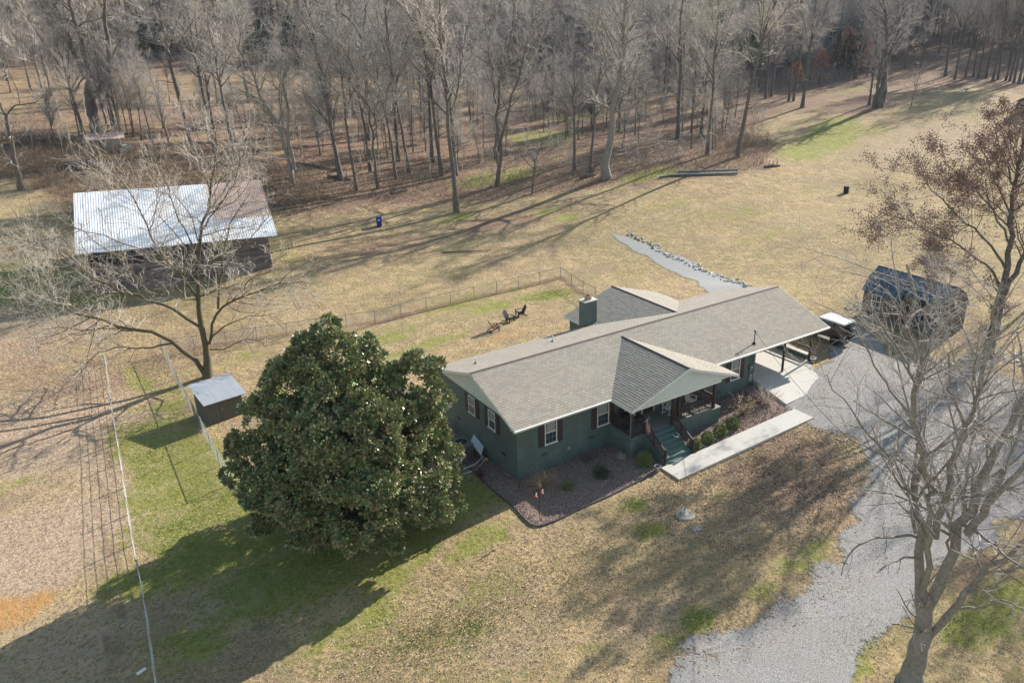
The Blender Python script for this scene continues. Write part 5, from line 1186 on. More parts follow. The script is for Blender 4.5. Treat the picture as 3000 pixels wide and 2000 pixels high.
# -- the big tree in the right foreground
base = G(2680, 1996)
f4 = lambda pts: ca(2300, 1000, .6375, pts)
custom_tree('bare_tree', base, [
 (f4([(575, 1575), (600, 1450), (625, 1380), (638, 1300), (645, 1220), (640, 1120)]), .52, .30, 0),
 (f4([(638, 1310), (645, 1225), (630, 1080), (628, 960), (622, 800), (612, 600), (612, 420), (600, 250), (598, 80), (585, -120), (560, -330)]), .27, .05, 1.0),
 (f4([(648, 1180), (658, 1000), (668, 820), (670, 650), (640, 560), (620, 480)]), .16, .05, -1.5),
 (f4([(640, 1300), (670, 1210), (720, 1060), (770, 960), (830, 820), (905, 640), (950, 540), (985, 450), (1060, 330), (1150, 200), (1230, 60)]), .30, .07, .5),
 (f4([(690, 900), (705, 800), (745, 660), (800, 520), (828, 390), (870, 260), (930, 120), (970, -60), (990, -260)]), .17, .04, -2.5),
 (f4([(840, 880), (900, 790), (1000, 680), (1098, 560), (1200, 440)]), .2, .05, -1.5),
 (f4([(905, 780), (960, 680), (1000, 600), (1060, 480), (1100, 330), (1110, 150), (1080, -50)]), .13, .04, 2.5),
 (f4([(820, 400), (800, 300), (760, 240), (745, 60)]), .08, .03, -1.5),
 (f4([(645, 1370), (720, 1320), (790, 1230), (850, 1120), (930, 1030), (1010, 970), (1100, 920), (1250, 830)]), .2, .06, -2.0),
 (f4([(790, 1225), (900, 1225), (1000, 1185), (1100, 1230)]), .07, .03, -2.0),
 (f4([(610, 1000), (560, 985), (500, 1010), (435, 1048)]), .06, .02, -1.0),
 (f4([(605, 900), (560, 890), (490, 895), (400, 900), (300, 960), (255, 1080)]), .07, .02, -1.6),
 (f4([(600, 880), (580, 760), (565, 650), (520, 570), (460, 500), (380, 420), (330, 370), (250, 250), (180, 160)]), .09, .02, 1.),
 (f4([(615, 640), (540, 560), (420, 500), (300, 460), (180, 440)]), .06, .018, -2.),
 (f4([(610, 400), (540, 300), (470, 200), (380, 60), (330, -80)]), .07, .02, 1.6),
 (f4([(605, 200), (540, 60), (450, -60), (370, -180)]), .06, .02, -1.),
 (f4([(600, 100), (640, -40), (650, -200), (700, -360)]), .06, .02, .5),
 (f4([(755, 960), (760, 850), (790, 720), (850, 620), (900, 560)]), .07, .02, -3.),
], 'tall pale barked bare tree with many limbs beside the driveway, nearest of all trees', 3, dens=(1.8, 1, 5.2, 5.2), tm=BARKP, cm=TWIGG, rmin=.007, ratios=(.3, .5, .5), thin=.85)
# -- the second tree, brown leaves still on it
base = G(2893, 1052)
REDL = mat('mauve_brown_dead_leaf', (.27, .17, .14), .85, attr='tint', rnd=.45)
custom_tree('leafy_winter_tree', base, [
 ([(2888, 1060), (2903, 1000), (2915, 960), (2925, 900), (2935, 850)], .5, .36, 0),
 ([(2935, 860), (2950, 790), (2962, 735), (2965, 660), (2970, 560), (2985, 470), (3000, 380), (3010, 300)], .30, .05, .5),
 ([(2930, 880), (2975, 800), (3010, 720), (3060, 620), (3100, 500)], .26, .06, -.5),
 ([(2935, 850), (2920, 800), (2885, 770), (2830, 745), (2770, 700), (2700, 660), (2640, 640), (2600, 620)], .13, .02, -1.),
 ([(2952, 800), (2930, 740), (2880, 700), (2820, 650), (2760, 580), (2700, 520), (2680, 470)], .13, .02, 1.5),
 ([(2960, 720), (2935, 650), (2890, 600), (2850, 540), (2800, 500), (2760, 470)], .11, .02, -1.),
 ([(2965, 640), (2930, 560), (2900, 500), (2880, 430), (2862, 400)], .09, .02, 1.),
 ([(2970, 560), (2950, 480), (2920, 420), (2920, 360)], .08, .02, .5),
 ([(2990, 470), (2960, 430), (2955, 370), (2965, 320)], .06, .02, -.5),
 ([(2860, 760), (2800, 780), (2750, 800), (2700, 800)], .05, .02, -2.),
 ([(3000, 740), (3060, 700), (3120, 680)], .12, .03, 0),
 ([(2990, 430), (3040, 380), (3080, 330)], .08, .02, 0),
], 'bare tree still holding mauve brown leaves, behind the gambrel shed at the right edge', 5, dens=(1.6, 1, 3.4, 3.2), tm=BARK, cm=TWIG, rmin=.012,
 leaf=(lambda q, b: ((q-b)[:, :2]@DR < .8), 42000, .10, REDL), ratios=(.34, .5, .5), trop=.05, thin=.8)
# -- the wide bare tree before the barn
base = G(609, 1104)
g2 = lambda pts: ca(0, 500, .4304, pts)
custom_tree('bare_tree', base, [
 (g2([(1415, 1405), (1410, 1330), (1403, 1250), (1392, 1150), (1380, 1060), (1365, 960), (1345, 880), (1340, 780), (1345, 650), (1350, 520), (1380, 400), (1395, 250), (1440, 120), (1470, -20), (1480, -160)]), .40, .05, 0),
 (g2([(1400, 1395), (1330, 1270), (1250, 1195), (1180, 1140), (1040, 1090), (880, 1062), (700, 1030), (560, 990), (480, 960), (330, 870), (200, 830), (60, 800), (-60, 690)]), .27, .03, -1.5),
 (g2([(1360, 1060), (1290, 1020), (1180, 950), (1060, 880), (900, 850), (800, 825), (700, 770), (560, 680), (440, 600), (330, 500), (240, 440)]), .19, .03, .5),
 (g2([(1200, 1165), (1110, 1190), (1000, 1218), (900, 1195), (800, 1200), (660, 1240), (560, 1320), (500, 1400)]), .12, .02, -2.5),
 (g2([(900, 1090), (760, 1060), (620, 1090), (480, 1080), (330, 1060), (180, 1120)]), .09, .02, -1.5),
 (g2([(1425, 1180), (1432, 1090), (1450, 1000), (1490, 930), (1580, 890), (1700, 840), (1780, 805), (1900, 770), (2020, 745), (2120, 770)]), .17, .03, 1.),
 (g2([(1435, 1150), (1500, 1080), (1570, 1040), (1680, 990), (1830, 978)]), .1, .025, -1.),
 (g2([(1430, 1215), (1500, 1220), (1560, 1200), (1640, 1155), (1720, 1145), (1790, 1172)]), .09, .02, -2.),
 (g2([(1485, 940), (1490, 850), (1500, 720), (1525, 600), (1530, 470), (1570, 350), (1640, 260), (1700, 150)]), .15, .03, 2.),
 (g2([(1520, 700), (1600, 560), (1700, 470), (1800, 360), (1850, 230)]), .08, .02, 1.),
 (g2([(1345, 870), (1290, 780), (1220, 680), (1120, 600), (1060, 500), (1000, 400), (960, 260), (880, 120), (830, 0), (700, -100)]), .15, .03, 1.5),
 (g2([(1120, 600), (1000, 560), (860, 500), (700, 440), (560, 400), (420, 380)]), .08, .02, -1.),
 (g2([(1330, 760), (1220, 745), (1130, 725), (1060, 760), (960, 740)]), .06, .02, -2.),
 (g2([(1350, 550), (1270, 440), (1200, 300), (1150, 150), (1100, 0), (1000, -150)]), .1, .02, .5),
 (g2([(1380, 400), (1440, 300), (1560, 150), (1620, 20), (1640, -120)]), .09, .02, -.5),
 (g2([(1060, 880), (960, 760), (860, 640), (760, 560), (640, 480), (560, 380)]), .09, .02, .5),
 (g2([(560, 985), (520, 880), (400, 780), (260, 700), (120, 640), (0, 590)]), .07, .02, 1.),
 (g2([(1580, 890), (1680, 760), (1780, 680), (1870, 600), (1960, 560)]), .07, .02, 1.5),
 (g2([(1900, 770), (1960, 700), (2060, 640), (2160, 600)]), .05, .02, .5),
], 'wide spreading bare tree standing behind the small olive shed', 9, dens=(1.9, 1, 4.8, 5.0), tm=MOSS, cm=TWIG2, rmin=.012, ratios=(.36, .5, .5), trop=.05, thin=.75, angs=(.85, .8, .8))
# -- forked oak at the top left, pale tree in the middle, twins, cluster on the right
gk = lambda pts: ca(0, 0, .3826, pts)
def woodland(name, bx, limbs, label, seed, tm=BARK, cm=TWIG, **k):
    limbs = [(p, a*.66, b*.66, d) for p, a, b, d in limbs]
    base = G(*bx); return custom_tree(name, base, limbs, label, seed, dens=k.pop('dens', (1.0, 1, 3.8, 3.6)), tm=tm, cm=cm, rmin=k.pop('rmin', .022), ratios=k.pop('ratios', (.34, .5, .5)), K=12, **k)
woodland('forked_oak', (285, 394), [
 (gk([(750, 1035), (725, 950), (700, 820), (680, 700), (672, 600)]), 1.35, .95, 0),
 (gk([(665, 600), (630, 520), (560, 380), (500, 240), (440, 90), (400, -20), (340, -220)]), .8, .25, 1),
 (gk([(690, 600), (650, 440), (620, 300), (590, 200), (550, 60), (520, -40), (500, -200)]), .55, .2, -1),
 (gk([(720, 740), (790, 690), (830, 620), (850, 500), (825, 350), (815, 200), (800, 0), (790, -200)]), .75, .3, 0),
 (gk([(600, 210), (640, 165), (720, 160), (800, 130), (880, 110)]), .2, .06, 0),
 (gk([(440, 100), (380, 80), (320, 60), (270, 20)]), .2, .06, 0),
 (gk([(640, 600), (600, 640), (590, 720), (520, 680), (440, 650)]), .2, .06, -2),
], 'massive forked oak leaning left above the derelict hut', 21, tm=BARK, cm=TWIG)
woodland('pale_sycamore', (1779, 524), [
 (ca(1400, 0, .3826, [(985, 1365), (995, 1250), (1010, 1100), (1025, 950), (1045, 820), (1060, 700), (1100, 560), (1120, 400), (1135, 200), (1130, 0), (1140, -200)]), .85, .2, 0),
 (ca(1400, 0, .3826, [(1060, 860), (1080, 760), (1130, 680), (1200, 620), (1210, 500), (1260, 380), (1330, 250)]), .3, .07, 1),
 (ca(1400, 0, .3826, [(1050, 700), (990, 640), (975, 520), (985, 400), (940, 300), (900, 180), (850, 40)]), .26, .07, 0),
 (ca(1400, 0, .3826, [(1045, 860), (1120, 850), (1180, 830), (1220, 790), (1290, 720), (1400, 700)]), .28, .06, -2),
 (ca(1400, 0, .3826, [(1050, 985), (1120, 1020), (1200, 1060), (1320, 1080), (1440, 1070), (1540, 1080)]), .12, .04, -2),
 (ca(1400, 0, .3826, [(1110, 520), (1060, 420), (1010, 300), (960, 180), (920, 60)]), .22, .06, -1),
 (ca(1400, 0, .3826, [(1125, 300), (1200, 180), (1290, 60), (1340, -60)]), .2, .05, 1),
 (ca(1400, 0, .3826, [(1045, 1020), (1090, 1100), (1160, 1180), (1200, 1240)]), .08, .03, -2),
], 'stout pale barked tree with spreading white branches in the middle of the wood edge', 23, tm=BARKP, cm=TWIG2, dens=(1.4, 1, 3.6, 3.2))
woodland('twin_trunk_tree', (1462, 545), [
 (ca(1400, 0, .3826, [(150, 1430), (155, 1280), (180, 1120), (200, 960), (210, 880), (250, 760), (290, 640), (330, 540), (370, 420), (400, 280), (420, 100)]), .42, .1, 0),
 (ca(1400, 0, .3826, [(150, 1400), (135, 1200), (130, 980), (145, 820), (165, 680), (200, 580), (240, 440), (260, 280), (270, 100), (280, -60)]), .36, .1, 1),
 (ca(1400, 0, .3826, [(140, 800), (125, 680), (110, 560), (80, 420), (60, 250), (40, 60)]), .18, .05, 0),
 (ca(1400, 0, .3826, [(260, 730), (225, 700), (200, 690), (190, 600)]), .08, .03, 0),
], 'twin trunked dark tree rising in a narrow V at the wood edge', 24)
woodland('multi_trunk_tree', (2570, 315), [
 (ca(2200, 0, .3826, [(985, 820), (1000, 700), (1020, 560), (1040, 400), (1040, 250), (1035, 100), (1020, -60)]), .9, .25, 0),
 (ca(2200, 0, .3826, [(940, 820), (960, 720), (985, 620), (1000, 500), (1010, 380)]), .55, .3, -1),
 (ca(2200, 0, .3826, [(1010, 790), (1030, 650), (1050, 480), (1090, 360), (1130, 220), (1160, 100), (1180, -60)]), .6, .2, 1),
 (ca(2200, 0, .3826, [(1035, 220), (1000, 150), (930, 90), (860, 60)]), .2, .05, 0),
 (ca(2200, 0, .3826, [(1040, 150), (1010, 60), (960, 20)]), .2, .05, 0),
], 'great cluster of fused trunks casting a long shadow on the green patch', 25, cm=TWIGG)
woodland('leaning_pair_tree', (857, 536), [
 (ca(700, 0, .3826, [(410, 1405), (380, 1240), (340, 1080), (260, 900), (200, 760), (130, 620), (60, 520), (20, 440), (0, 300), (-30, 120)]), .42, .12, 0),
 (ca(700, 0, .3826, [(425, 1300), (400, 1150), (375, 1000), (350, 850), (345, 700), (350, 560), (380, 400), (400, 240), (420, 60)]), .4, .1, 1),
 (ca(700, 0, .3826, [(340, 1000), (325, 860), (300, 740), (320, 600), (330, 430), (300, 250)]), .2, .05, 0),
], 'pair of pale slender trunks, one leaning far to the left, behind the barn roof', 26, tm=BARKP)
woodland('tall_forked_tree', (1078, 410), [
 (ca(700, 0, .3826, [(990, 1070), (1000, 960), (985, 800), (980, 640), (960, 440), (940, 300)]), .62, .36, 0),
 (ca(700, 0, .3826, [(940, 300), (900, 220), (860, 150), (800, 110), (720, 80), (620, 30), (540, -40)]), .33, .1, -1),
 (ca(700, 0, .3826, [(940, 300), (965, 200), (970, 80), (960, -40), (940, -160)]), .3, .12, 1),
 (ca(700, 0, .3826, [(960, 80), (1000, 0), (1060, -80)]), .14, .05, 0),
], 'tall tree forking high with one limb sweeping left, left of centre in the wood', 27, tm=BARK, cm=TWIG2)
woodland('curved_sapling_tree', (1108, 553), [
 (ca(700, 0, .3826, [(1065, 1445), (1045, 1300), (1030, 1150), (1020, 1000), (1000, 860), (960, 760), (920, 640), (880, 500), (820, 420), (760, 320)]), .3, .06, 0),
 (ca(700, 0, .3826, [(1030, 1080), (1060, 1010), (1070, 960), (1030, 920), (1040, 820), (1100, 740), (1160, 640)]), .13, .04, 0),
], 'slender dark tree with a hooked side limb above the blue bin', 28)
woodland('bushy_bare_tree', (1683, 505), [
 (ca(1400, 0, .3826, [(740, 1305), (738, 1150), (745, 1000), (735, 850), (730, 700), (735, 560), (740, 420)]), .34, .08, 0),
 (ca(1400, 0, .3826, [(745, 1000), (800, 860), (850, 760), (900, 640)]), .12, .03, 0), (ca(1400, 0, .3826, [(740, 980), (700, 860), (640, 760), (590, 640)]), .12, .03, 0),
 (ca(1400, 0, .3826, [(755, 1020), (840, 960), (900, 900), (950, 800)]), .1, .03, -1), (ca(1400, 0, .3826, [(735, 1000), (690, 960), (600, 880), (560, 820)]), .1, .03, 1),
], 'bushy bare tree fanning from a short trunk left of the pale sycamore', 29, dens=(1.5, 1, 2.4, 1.8), cm=TWIGG)
woodland('small_spreading_tree', (1560, 568), [
 (ca(1400, 0, .3826, [(418, 1500), (425, 1350), (440, 1240), (470, 1150), (500, 1080)]), .22, .06, 0),
 (ca(1400, 0, .3826, [(430, 1290), (380, 1250), (330, 1190), (290, 1150)]), .09, .03, 0), (ca(1400, 0, .3826, [(440, 1240), (500, 1190), (580, 1130), (640, 1090)]), .09, .03, 0),
], 'small low spreading bare tree in front of the twin trunks', 30, dens=(2.2, 1, 3, 2.), cm=TWIGG)
woodland('left_edge_tree', (65, 556), [
 (gk([(165, 1455), (130, 1280), (95, 1120), (60, 960), (45, 870)]), .5, .3, 0),
 (gk([(45, 880), (0, 800), (-40, 700), (-60, 560), (-40, 400)]), .2, .06, 0), (gk([(60, 870), (100, 810), (170, 795), (250, 798), (310, 765), (340, 720)]), .16, .06, 0),
 (gk([(150, 795), (150, 700), (100, 600), (50, 520), (30, 400), (20, 300), (0, 220)]), .1, .04, 0),
], 'bare tree at the left edge with an elbowed limb bending right', 31)
woodland('leaning_thin_tree', (2665, 322), [
 (ca(2200, 0, .3826, [(1215, 845), (1240, 740), (1270, 640), (1300, 540), (1310, 470)]), .13, .04, 0),
 (ca(2200, 0, .3826, [(1255, 735), (1330, 725), (1370, 732)]), .05, .02, 0), (ca(2200, 0, .3826, [(1275, 690), (1340, 650), (1400, 640)]), .05, .02, 0),
], 'thin lone tree leaning right at the edge of the field', 32, dens=(1.6, 1, 2, 1.5), cm=TWIGG)
# -- shared woodland trees
def forest_variant(seed, Ht=24, lean=.06, low=.3, nb=16, rmin=.02, wide=.42):
    rg = np.random.default_rng(seed); K = 12; t = np.linspace(0, 1, K)
    P = np.zeros((1, K, 3)); P[0, :, 2] = t*Ht; P[0, :, 0] = np.cumsum(rg.normal(0, lean*Ht/K*2, K))*t; P[0, :, 1] = np.cumsum(rg.normal(0, lean*Ht/K*2, K))*t
    R = np.maximum(.27*(1-t)**.8, .04)[None]; R[0, 0] *= 1.45
    b1, r1 = grow(P, R, nb, low, .98, wide, .6, 8, .13, .07, rg, rscale=.55, rmin=.04, fall=.6, lenvar=.5)
    b2, r2 = grow(b1, r1, np.maximum(4, (polylen(b1)*1.9).astype(int)), .12, 1, .36, .75, 5, .2, .04, rg, rmin=rmin*1.3, fall=.3, lenvar=.5)
    b3, r3 = grow(b2, r2, np.maximum(3, (polylen(b2)*4.2).astype(int)), .1, 1, .55, .7, 3, .25, .03, rg, rmin=rmin, fall=.2, lenvar=.5)
    # a few dead stubs low on the trunk
    s1, q1 = grow(P, R, 7, .08, low+.1, .09, 1.1, 4, .25, .0, rg, rmin=.02)
    V, F = join([tubes(P, R, 8), tubes(b1, r1, 5), tubes(s1, q1, 4)]); tk = nmesh('trunk', V, F, BARK, smooth=True)
    V, F = join([tubes(b2, r2, 3), tubes(b3, r3, 3)]); cr = nmesh('crown', V, F, (TWIG, TWIGG, TWIG2)[seed % 3])
    return tk, cr
VAR = [forest_variant(100+k, nb=(16, 22, 13, 18)[k % 4], low=(.25, .4, .33)[k % 3], wide=(.4, .3, .48, .36)[k % 4]) for k in range(9)]
n_tree = 0
def place_tree(loc, h, wr, rz, k, label, group, tint=None, lean=0., leandir=0., name='woodland_tree'):
    """h: height in metres, wr: trunk radius at the foot"""
    s = h/24; g = empty(name, tuple(loc), label, 'tree', group); g.rotation_euler = (lean*math.sin(leandir), lean*math.cos(leandir), rz)
    sx = max(.55*s, min(1.6*s, wr/.30)); g.scale = (s, s, s)
    tk, cr = VAR[k % len(VAR)]
    a = link(bpy.data.objects.new('trunk', tk), g); b = link(bpy.data.objects.new('crown', cr), g)
    return g
A_ = lambda a, b: (a*.3826, b*.3826); B_ = lambda a, b: (700+a*.3826, b*.3826); Cc = lambda a, b: (1400+a*.3826, b*.3826); Dd = lambda a, b: (2200+a*.3826, b*.3826)
lst = [(A_(640, 1010), 8, -.05), (A_(860, 960), 8, -.02), (A_(900, 1040), 6, -.04), (A_(930, 1045), 5, -.02), (A_(1490, 1190), 26, -.07), (A_(1650, 1165), 12, -.05), (A_(1660, 1150), 9, 0), (A_(1805, 1225), 7, -.03), (A_(1905, 770), 6, 0), (A_(60, 620), 8, 0),
 (B_(655, 945), 14, -.04), (B_(785, 1380), 13, -.04), (B_(755, 1310), 6, 0), (B_(905, 1460), 8, -.06), (B_(1005, 1325), 6, 0), (B_(1222, 1235), 13, -.01), (B_(1305, 1325), 9, -.05), (B_(1205, 1370), 4, -.06), (B_(1312, 935), 6, 0), (B_(1480, 1240), 14, -.01), (B_(1555, 1345), 13, -.03),
 (B_(875, 880), 9, -.02), (B_(1130, 845), 7, 0), (B_(1150, 835), 6, 0), (B_(1400, 855), 5, 0), (B_(900, 745), 7, 0), (B_(75, 790), 7, -.02), (B_(1660, 1345), 15, -.02), ((1338, 622), 18, 0), (Cc(1530, 1065), 18, 0), (Cc(1705, 1045), 10, .03), (Cc(1755, 1190), 11, .02),
 (Cc(1985, 1205), 17, .06), (Cc(1635, 1015), 4, .02), (Cc(1575, 745), 10, 0), (Cc(1890, 830), 8, .02), (Cc(1080, 1010), 9, 0), (Cc(860, 1320), 5, .03), (Cc(690, 760), 8, 0), (Cc(480, 520), 9, 0), (Cc(1760, 780), 9, .02), (Cc(1270, 740), 8, 0),
 (Dd(392, 825), 17, .03), (Dd(290, 775), 8, .02), (Dd(325, 775), 8, .02), (Dd(903, 805), 5, 0), (Dd(800, 605), 14, .02), (Dd(1487, 585), 14, 0), (Dd(155, 740), 7, .02), (Dd(112, 760), 6, 0), (Dd(60, 700), 7, 0), (Dd(1560, 610), 9, .03),
 (Dd(1740, 605), 7, 0), (Dd(1800, 600), 7, .02), (Dd(1850, 620), 9, .02), (Dd(1890, 610), 7, 0), (Dd(1950, 620), 9, .02), (Dd(1980, 625), 8, .03), (Dd(2010, 640), 11, .02), (Dd(2050, 640), 12, .02), (Dd(2085, 640), 10, 0), (Dd(1640, 600), 6, 0), (Dd(1700, 590), 6, 0)]
words = {4: 'very thin', 5: 'very thin', 6: 'thin', 7: 'slim', 8: 'slim', 9: 'slender', 10: 'slender', 11: 'slender', 12: 'medium', 13: 'medium', 14: 'medium', 15: 'sturdy', 17: 'sturdy', 18: 'sturdy', 26: 'thick dark'}
def where(px, py):
    c = 'left' if px < 700 else 'left centre' if px < 1250 else 'centre' if px < 1750 else 'right centre' if px < 2250 else 'right'
    return c
seen_lab = {}
pl = []
for (px, py), wpx, ln in lst:
    p = G(px, py)
    dist = math.hypot(*(p-CAM)[:2]); wr = wpx/2/FOC*dist*1.05
    h = min(30, max(15, 13+wpx*1.0+RG.uniform(-1, 3)))
    row = 'foremost' if py > 480 else 'second' if py > 380 else 'far'
    lab = f"{words.get(wpx, 'bare')} bare tree {'leaning left ' if ln < -.03 else 'leaning right ' if ln > .025 else ''}in the {row} row of the wood, {where(px, py)}"
    if lab in seen_lab:
        n = seen_lab[lab]; seen_lab[lab] += 1
        extra = ['next to the last', 'by the leaf litter', 'behind thin brush', 'nearer the clearing', 'deeper in the trees'][min(n-1, 4)]
        lab = lab.replace('bare tree', 'bare ' + ['straight', 'crooked', 'knotty', 'forked', 'upright'][min(n-1, 4)] + ' tree')
    else: seen_lab[lab] = 1
    # lean across the view: tilt about the viewing direction
    g = place_tree(p-np.array([0, 0, .1]), h, wr, RG.uniform(0, 6.28), len(pl), lab, 'bare trees standing at the wood edge')
    th = ln*1.4; ax = Vector((DV[0], DV[1], 0)); Rm_ = Matrix.Rotation(th, 4, ax) @ Matrix.Rotation(RG.uniform(0, 6.28), 4, 'Z')
    g.rotation_euler = Rm_.to_euler(); pl.append(p[:2])
pl = np.array(pl)
# -- trees behind, scattered through the deeper wood
far_pts = []; tries = 0
def slot(px):
    marks = ((0, 'at the left frame edge'), (180, 'left of the forked oak'), (400, 'right of the forked oak'), (640, 'above the barn ridge'), (860, 'behind the leaning pale pair'), (1040, 'behind the tall forked tree'), (1240, 'above the blue bin'), (1460, 'behind the twin trunks'), (1680, 'left of the pale sycamore'), (1860, 'right of the pale sycamore'), (2060, 'by the green pines'), (2260, 'above the pole pile'), (2440, 'by the rust leaved beeches'), (2620, 'right of the fused trunks'), (2800, 'above the open field'), (3000, 'at the right frame edge'))
    return min(marks, key=lambda m: abs(m[0]-px))[1]
rgs = np.random.default_rng(77)
while len(far_pts) < 205 and tries < 9000:
    tries += 1; px = rgs.uniform(-150, 3150); py = rgs.uniform(5, 330)
    if px > 2250 and py > 215+ (px-2250)*.0: continue
    if px < 1500 and 200 < py < 300 and rgs.random() < .86: continue
    if px >= 1500 and py > 300: continue
    if py > 300 and rgs.random() < .5: continue
    p = G(px, py)
    if p is None: continue
    q = p[:2]
    if len(far_pts) and np.min(np.hypot(*(np.array(far_pts)-q).T)) < 4.5: continue
    if np.min(np.hypot(*(pl-q).T)) < 4: continue
    far_pts.append(q)
    h = rgs.uniform(15, 24); 
    band = 'beyond the far pasture' if py < 205 else 'on the slope inside the wood'
    place_tree((q[0], q[1], hz(*q)-.2), h, .25*h/20, rgs.uniform(0, 6.28), len(far_pts), f'grey bare woodland tree {band}, {slot(px)}', f'bare trees {band}, {slot(px)}')
# -- the deep wood as one mass: points carrying the woodland trees
def wood_mass(name, pts, srcs, smin, smax, seed):
    rg = np.random.default_rng(seed); me = bpy.data.meshes.new(name); n = len(pts)
    me.vertices.add(n); me.vertices.foreach_set('co', np.asarray(pts, np.float32).ravel())
    a = me.attributes.new('turn', 'FLOAT_VECTOR', 'POINT'); t = np.zeros((n, 3), np.float32); t[:, 2] = rg.uniform(0, 6.28, n); t[:, :2] = rg.normal(0, .05, (n, 2)); a.data.foreach_set('vector', t.ravel())
    a = me.attributes.new('size', 'FLOAT', 'POINT'); a.data.foreach_set('value', rg.uniform(smin, smax, n).astype(np.float32))
    a = me.attributes.new('kindno', 'INT', 'POINT'); a.data.foreach_set('value', rg.integers(0, len(srcs), n).astype(np.int32))
    o = link(bpy.data.objects.new(name, me)); tag(o, kind='stuff')
    gt = bpy.data.node_groups.new(name, 'GeometryNodeTree'); gt.interface.new_socket('Geometry', in_out='INPUT', socket_type='NodeSocketGeometry'); gt.interface.new_socket('Geometry', in_out='OUTPUT', socket_type='NodeSocketGeometry')
    N, L = gt.nodes, gt.links; gi = N.new('NodeGroupInput'); go = N.new('NodeGroupOutput'); jn = N.new('GeometryNodeJoinGeometry')
    def attr(nm, ty):
        q = N.new('GeometryNodeInputNamedAttribute'); q.data_type = ty; q.inputs[0].default_value = nm; return q.outputs[0]
    tu = attr('turn', 'FLOAT_VECTOR'); sz = attr('size', 'FLOAT'); kn = attr('kindno', 'INT')
    for k, pair in enumerate(srcs):
        cmp_ = N.new('FunctionNodeCompare'); cmp_.data_type = 'INT'; cmp_.operation = 'EQUAL'; L.new(kn, cmp_.inputs[2]); cmp_.inputs[3].default_value = k
        for so_ in pair:
            oi = N.new('GeometryNodeObjectInfo'); oi.inputs['Object'].default_value = so_; oi.inputs['As Instance'].default_value = True; oi.transform_space = 'ORIGINAL'
            ip = N.new('GeometryNodeInstanceOnPoints'); L.new(gi.outputs[0], ip.inputs['Points']); L.new(cmp_.outputs[0], ip.inputs['Selection']); L.new(oi.outputs['Geometry'], ip.inputs['Instance'])
            L.new(tu, ip.inputs['Rotation']); L.new(sz, ip.inputs['Scale']); L.new(ip.outputs[0], jn.inputs[0])
    L.new(jn.outputs[0], go.inputs[0]); md = o.modifiers.new('trees', 'NODES'); md.node_group = gt; return o
srcs = []
for k in range(9):
    for o in col.objects:
        if o.type == 'MESH' and o.data == VAR[k][0]:
            srcs.append((o, next(c for c in col.objects if c.parent == o.parent and c.data == VAR[k][1]))); break
rgd = np.random.default_rng(55); dp = []
while len(dp) < 1500:
    px = rgd.uniform(-300, 3300); a = ray(px, 100); h2 = a[:2]/np.hypot(*a[:2]); d = rgd.uniform(228, 400)
    if px > 2650 and d < 262: continue
    if px < 1500 and d < 236: continue
    q = CAM[:2]+h2*d; dp.append((q[0], q[1], hz(*q)-.3))
wood_mass('deep_woods', dp, srcs, .55, .95, 56)
sp_ = []
for reg, n in ((PX((-60,195),(500,195),(1000,200),(1450,222),(1600,256),(2250,256),(2560,225),(2700,215),(2700,130),(1500,120),(-60,120)), 420), (PX((1500,340),(1560,266),(2000,266),(2200,300),(2150,440),(1900,450),(1650,430)), 70), (PX((0,400),(400,350),(1450,350),(1500,520),(1000,500),(700,430),(0,450)), 85), (PX((0,205),(1400,215),(1450,330),(0,330)), 30)):
    c = rgd.uniform(reg.min(0), reg.max(0), (n*12, 2)); c = c[sdf(reg, c[:, 0], c[:, 1]) < 0][:n]; sp_ += [(x, y, hz(x, y)-.2) for x, y in c]
wood_mass('young_woods', sp_, srcs, .22, .5, 57)
# -- undergrowth: thickets of fine stems
def thicket(name, region, n, hgt, m, seed, dens=None, lo=4):
    rg = np.random.default_rng(seed); mn, mxp = region.min(0), region.max(0); pts = []
    c = rg.uniform(mn, mxp, (n*8, 2)); c = c[sdf(region, c[:, 0], c[:, 1]) < 0][:n]
    S_ = np.repeat(c, lo, 0)+rg.normal(0, .45, (len(c)*lo, 2)); k = len(S_)
    P = np.zeros((k, 3, 3)); P[:, 0, :2] = S_; P[:, 0, 2] = H(S_[:, 0], S_[:, 1])
    d = nrm(np.concatenate([rg.normal(0, .5, (k, 2)), np.ones((k, 1))], 1)); hh = (rg.uniform(.5, 1.3, k)*hgt)[:, None]
    P[:, 1] = P[:, 0]+d*hh*.5; d = nrm(d+rg.normal(0, .35, (k, 3))); P[:, 2] = P[:, 1]+d*hh*.5
    R = np.array([.016, .012, .008])[None].repeat(k, 0)
    Q, QR = grow(P, R, 3, .25, .95, .45, .6, 3, .25, .02, rg, rmin=.008)
    V, F = join([tubes(P, R, 3), tubes(Q, QR, 3)]); o = link(bpy.data.objects.new(name, nmesh(name, V, F, m))); return tag(o, kind='stuff')
BRUSHM = mat('brown_brush_stems', (.23, .17, .12), .9, rnd=.2, noise=(.15, (.14, .1, .075), 1.2))
thicket('undergrowth', PX((-60,470),(0,520),(150,560),(210,600),(215,565),(770,525),(800,620),(960,590),(960,530),(760,470),(500,450),(330,430),(150,400),(-60,400)), 2300, 1.7, BRUSHM, 5, lo=2)
thicket('wood_edge_brush', PX((960,590),(1300,585),(1500,580),(1750,540),(1900,525),(2230,500),(2280,440),(2200,400),(1900,470),(1500,520),(1000,520)), 900, 1.1, BRUSHM, 6, lo=3)
thicket('far_brush', PX((-60,200),(500,198),(1000,205),(1450,228),(1560,262),(2000,262),(2250,262),(2500,235),(2500,200),(1500,170),(-60,150)), 1400, 3.0, TWIGG, 7, lo=3)
thicket('red_brush', PX((2150,480),(2260,440),(2250,380),(2200,350),(2100,380),(2090,440)), 170, 1.6, BRUSHM, 8)
